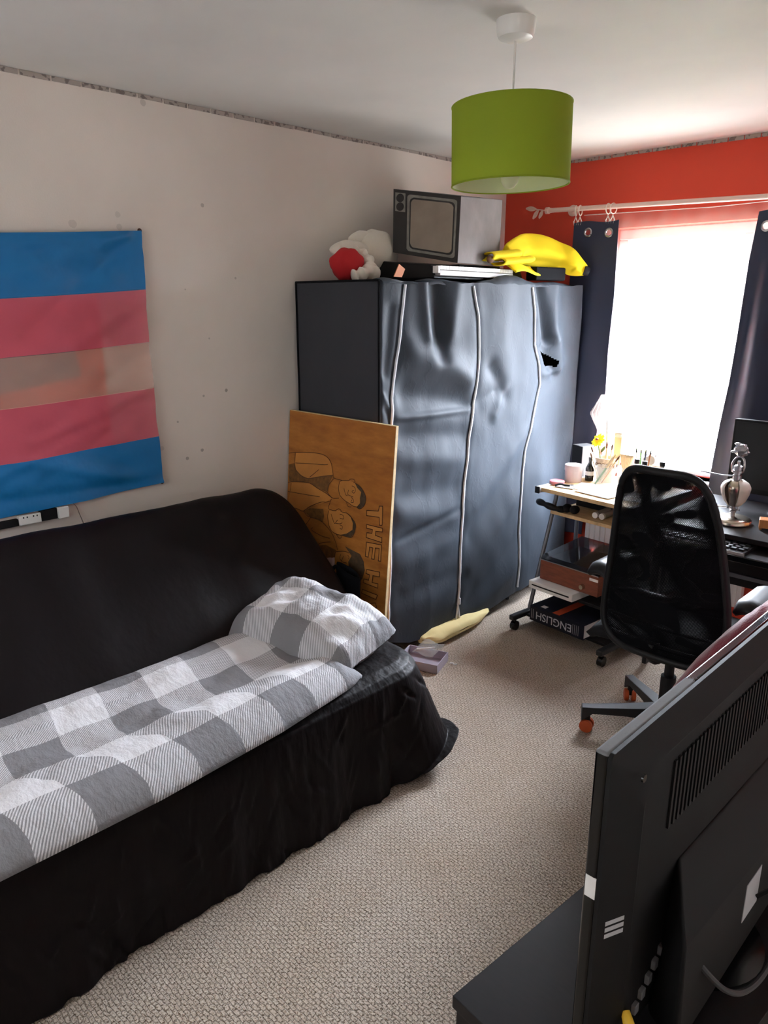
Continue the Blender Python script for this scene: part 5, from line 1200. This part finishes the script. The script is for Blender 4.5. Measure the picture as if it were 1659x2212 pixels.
MB().box((XF - .0006, YT0 + .03, ZT0 + .05), (XF + .001, YT1 - .03, ZT1 - .03)).build('screen', M['gloss_black'], ft_, smooth=False)
def rr(y0, y1, z0, z1, r, x, n=8):
    pts = []
    for cy, cz, a0 in ((y1 - r, z1 - r, 0), (y0 + r, z1 - r, 90), (y0 + r, z0 + r, 180), (y1 - r, z0 + r, 270)):
        for i in range(n + 1): a = radians(a0 + 90 * i / n); pts.append(Vector((x, cy + r * cos(a), cz + r * sin(a))))
    return pts
bk = MB().loft([rr(YT0 + .001, YT1 - .001, ZT0 + .001, ZT1 - .001, .010, XR - .005), rr(YT0 + .001, YT1 - .001, ZT0 + .001, ZT1 - .001, .010, XR + .002), rr(YT0 + .012, YT1 - .012, ZT0 + .008, ZT1 - .010, .03, XR + .008), rr(YT0 + .055, YT1 - .055, ZT0 + .03, ZT1 - .035, .07, XB - .006), rr(YT0 + .064, YT1 - .064, ZT0 + .036, ZT1 - .042, .075, XB)])
bk.build('back_cover', M['tv_back'], ft_, angle=30)
# deep lower housing standing out from the back
hb = MB().hexa([(XB - .004, 1.10, ZT0 + .012), (2.500, 1.06, ZT0 + .012), (2.500, 1.80, ZT0 + .012), (XB - .004, 1.85, ZT0 + .012), (XB - .004, 1.16, .70), (2.500, 1.03, .635), (2.500, 1.76, .56), (XB - .004, 1.80, .68)])
hb.build('electronics_housing', M['tv_back'], ft_, bevel=.014, seg=4)
vb = MB()
for k in range(46):
    y = 1.085 + k * .0165
    vb.hexa([(XB - .001, y, .80), (XB - .001, y + .0075, .80), (XB + .004, y + .0075, .80), (XB + .004, y, .80), (XB - .001, y + .0, .930), (XB - .001, y + .0075, .930), (XB + .004, y + .0075, .930), (XB + .004, y, .930)])
vb.build('vent_grille', M['black'], ft_, smooth=False)
MB().cyl((XB - .003, .978, .950), (XB + .0006, .978, .950), .0065).build('screw_hole', M['gloss_black'], ft_)
lab(MB().box((XF + .004, YT0 - .0006, .735), (XR - .005, YT0 + .001, .775)).build('side_sticker', M['paper'], ft_, smooth=False), 'small white side sticker')
lb = MB()
for k in range(3): z0 = .658 + .0125 * k; ya, yb = YT0 + .015, YT0 + .050; fx = lambda y: XR + .008 + (XB - .006 - XR - .008) * (y - YT0 - .012) / .043 + .0008; lb.add([(fx(ya), ya, z0), (fx(yb), yb, z0), (fx(yb), yb, z0 + .0085), (fx(ya), ya, z0 + .0085)], [(0, 1, 2, 3)])
lab(lb.build('back_label', M['silver_label'], ft_, smooth=False), 'label with three pale stripes')
lab(MB().box((2.499, 1.335, .478), (2.5012, 1.415, .566)).build('rating_label', M['silver_label'], ft_, smooth=False), 'silver rating label')
pr_ = MB()
for k in range(6): pr_.box((XB - .002, 1.005 + .022 * k, .432 + .016 * k), (XB + .008, 1.020 + .022 * k, .452 + .016 * k))
pr_.build('socket_row', M['grey'], ft_, bevel=.002)
MB().lathe((XR + .0, 1.39, BT), [(.001, 0), (.14, 0), (.14, .008), (.05, .016), (.03, .02), (.03, .05)], 36).build('stand', M['gloss_black'], ft_)
plug = thing('aerial_plug', 'yellow plug in the lower back of the television', 'plug', (2.44, .985, .47))
MB().tube([(XB + .001, 1.000, .478), (XB + .014, .990, .468), (XB + .034, .978, .452)], [.008, .010, .006], 10).build('body', M['yellow_plug'], plug)
cb = MB().tube(smooth_path([(XB + .012, 1.155, .545), (XB + .06, 1.14, .525), (XB + .105, 1.17, .47), (XB + .125, 1.24, .43), (XB + .13, 1.34, .415), (XB + .12, 1.46, .44), (XB + .10, 1.60, .50)]), .0055, 8)
tag(cb.build('cable', M['cable']), 'thick dark cable looping behind the television', 'cable', 'cables behind the television')
cb = MB().tube(smooth_path([(2.504, 1.40, .50), (2.535, 1.42, .53), (2.555, 1.47, .50), (2.545, 1.55, .42), (2.53, 1.62, BT + .01)]), .0045, 8)
tag(cb.build('cable', M['black']), 'thin black cable dropping from beside the rating label', 'cable', 'cables behind the television')
MB().tube([(XB + .034, 1.152, .540), (XB + .004, 1.158, .548)], .009, 8).build('plug', M['cable'], bpy.data.objects['cable'])

# ------------------------------------------------------------------ floor clutter by the wardrobe
cbg = MB()
def bagp(u, v):
    a = 2 * pi * u; t = v * pi
    r = sin(t); y = 2.78 - .27 * cos(t); k = pl(v, [(0, .6), (.25, 1), (.6, .85), (1, .5)])
    return (.600 + .082 * k * (abs(cos(a)) ** .8) * (1 if cos(a) > 0 else -1) * max(.05, r ** .5) + .01 * nz(a, v * 6, 2), y, max(.004, .048 + .046 * k * sin(a) * max(.05, r ** .5) + .012 * nz(a * 1.3, v * 7, 4)))
cbg.grid(bagp, 36, 40); tag(cbg.build('cloth_bag', M['cream_bag'], angle=80), 'cream cloth bag lying on the carpet half under the wardrobe', 'bag')
wbx = thing('shallow_box', 'open shallow lavender-grey box on the carpet beside the sofa end', 'box', (.72, 2.42, 0))
R3 = Matrix.Rotation(radians(20), 3, 'Z')
def rbx(lo, hi): 
    t = MB().box(lo, hi); o = MB(); o.add([R3 @ v + Vector((.715, 2.405, 0)) for v in t.v], t.f); return o
w_ = MB()
for lo, hi in (((-.10, -.075, .001), (.10, .075, .004)), ((-.10, -.075, .001), (-.096, .075, .045)), ((.096, -.075, .001), (.10, .075, .045)), ((-.10, -.075, .001), (.10, -.071, .045)), ((-.10, .071, .001), (.10, .075, .045))): 
    t = rbx(lo, hi); w_.add(t.v, t.f)
R3 = Matrix.Rotation(radians(70), 3, 'Z')
w_.build('tray', M['lav_grey'], wbx, smooth=False)
gr = thing('plastic_sleeve', 'clear plastic sleeve poking out of the shallow box', 'sleeve', (.70, 2.43, .05))
MB().grid(lambda u, v: (.66 + .11 * u, 2.39 + .09 * v + .02 * u, .048 + .035 * v + .006 * sin(u * 7)), 10, 8).build('film', M['glass'], gr, solid=.002)
MB().tube([(.675, 2.405, .060), (.745, 2.455, .075)], .004, 6).build('white_edge', M['paper'], gr)
tag(MB().tube(smooth_path([(.812, 2.488, .006), (.823, 2.497, .008), (.832, 2.494, .006), (.842, 2.505, .006)]), .0035, 6).build('paper_scrap', M['paper']), 'tiny twist of white paper on the carpet near the shallow box', 'scrap')
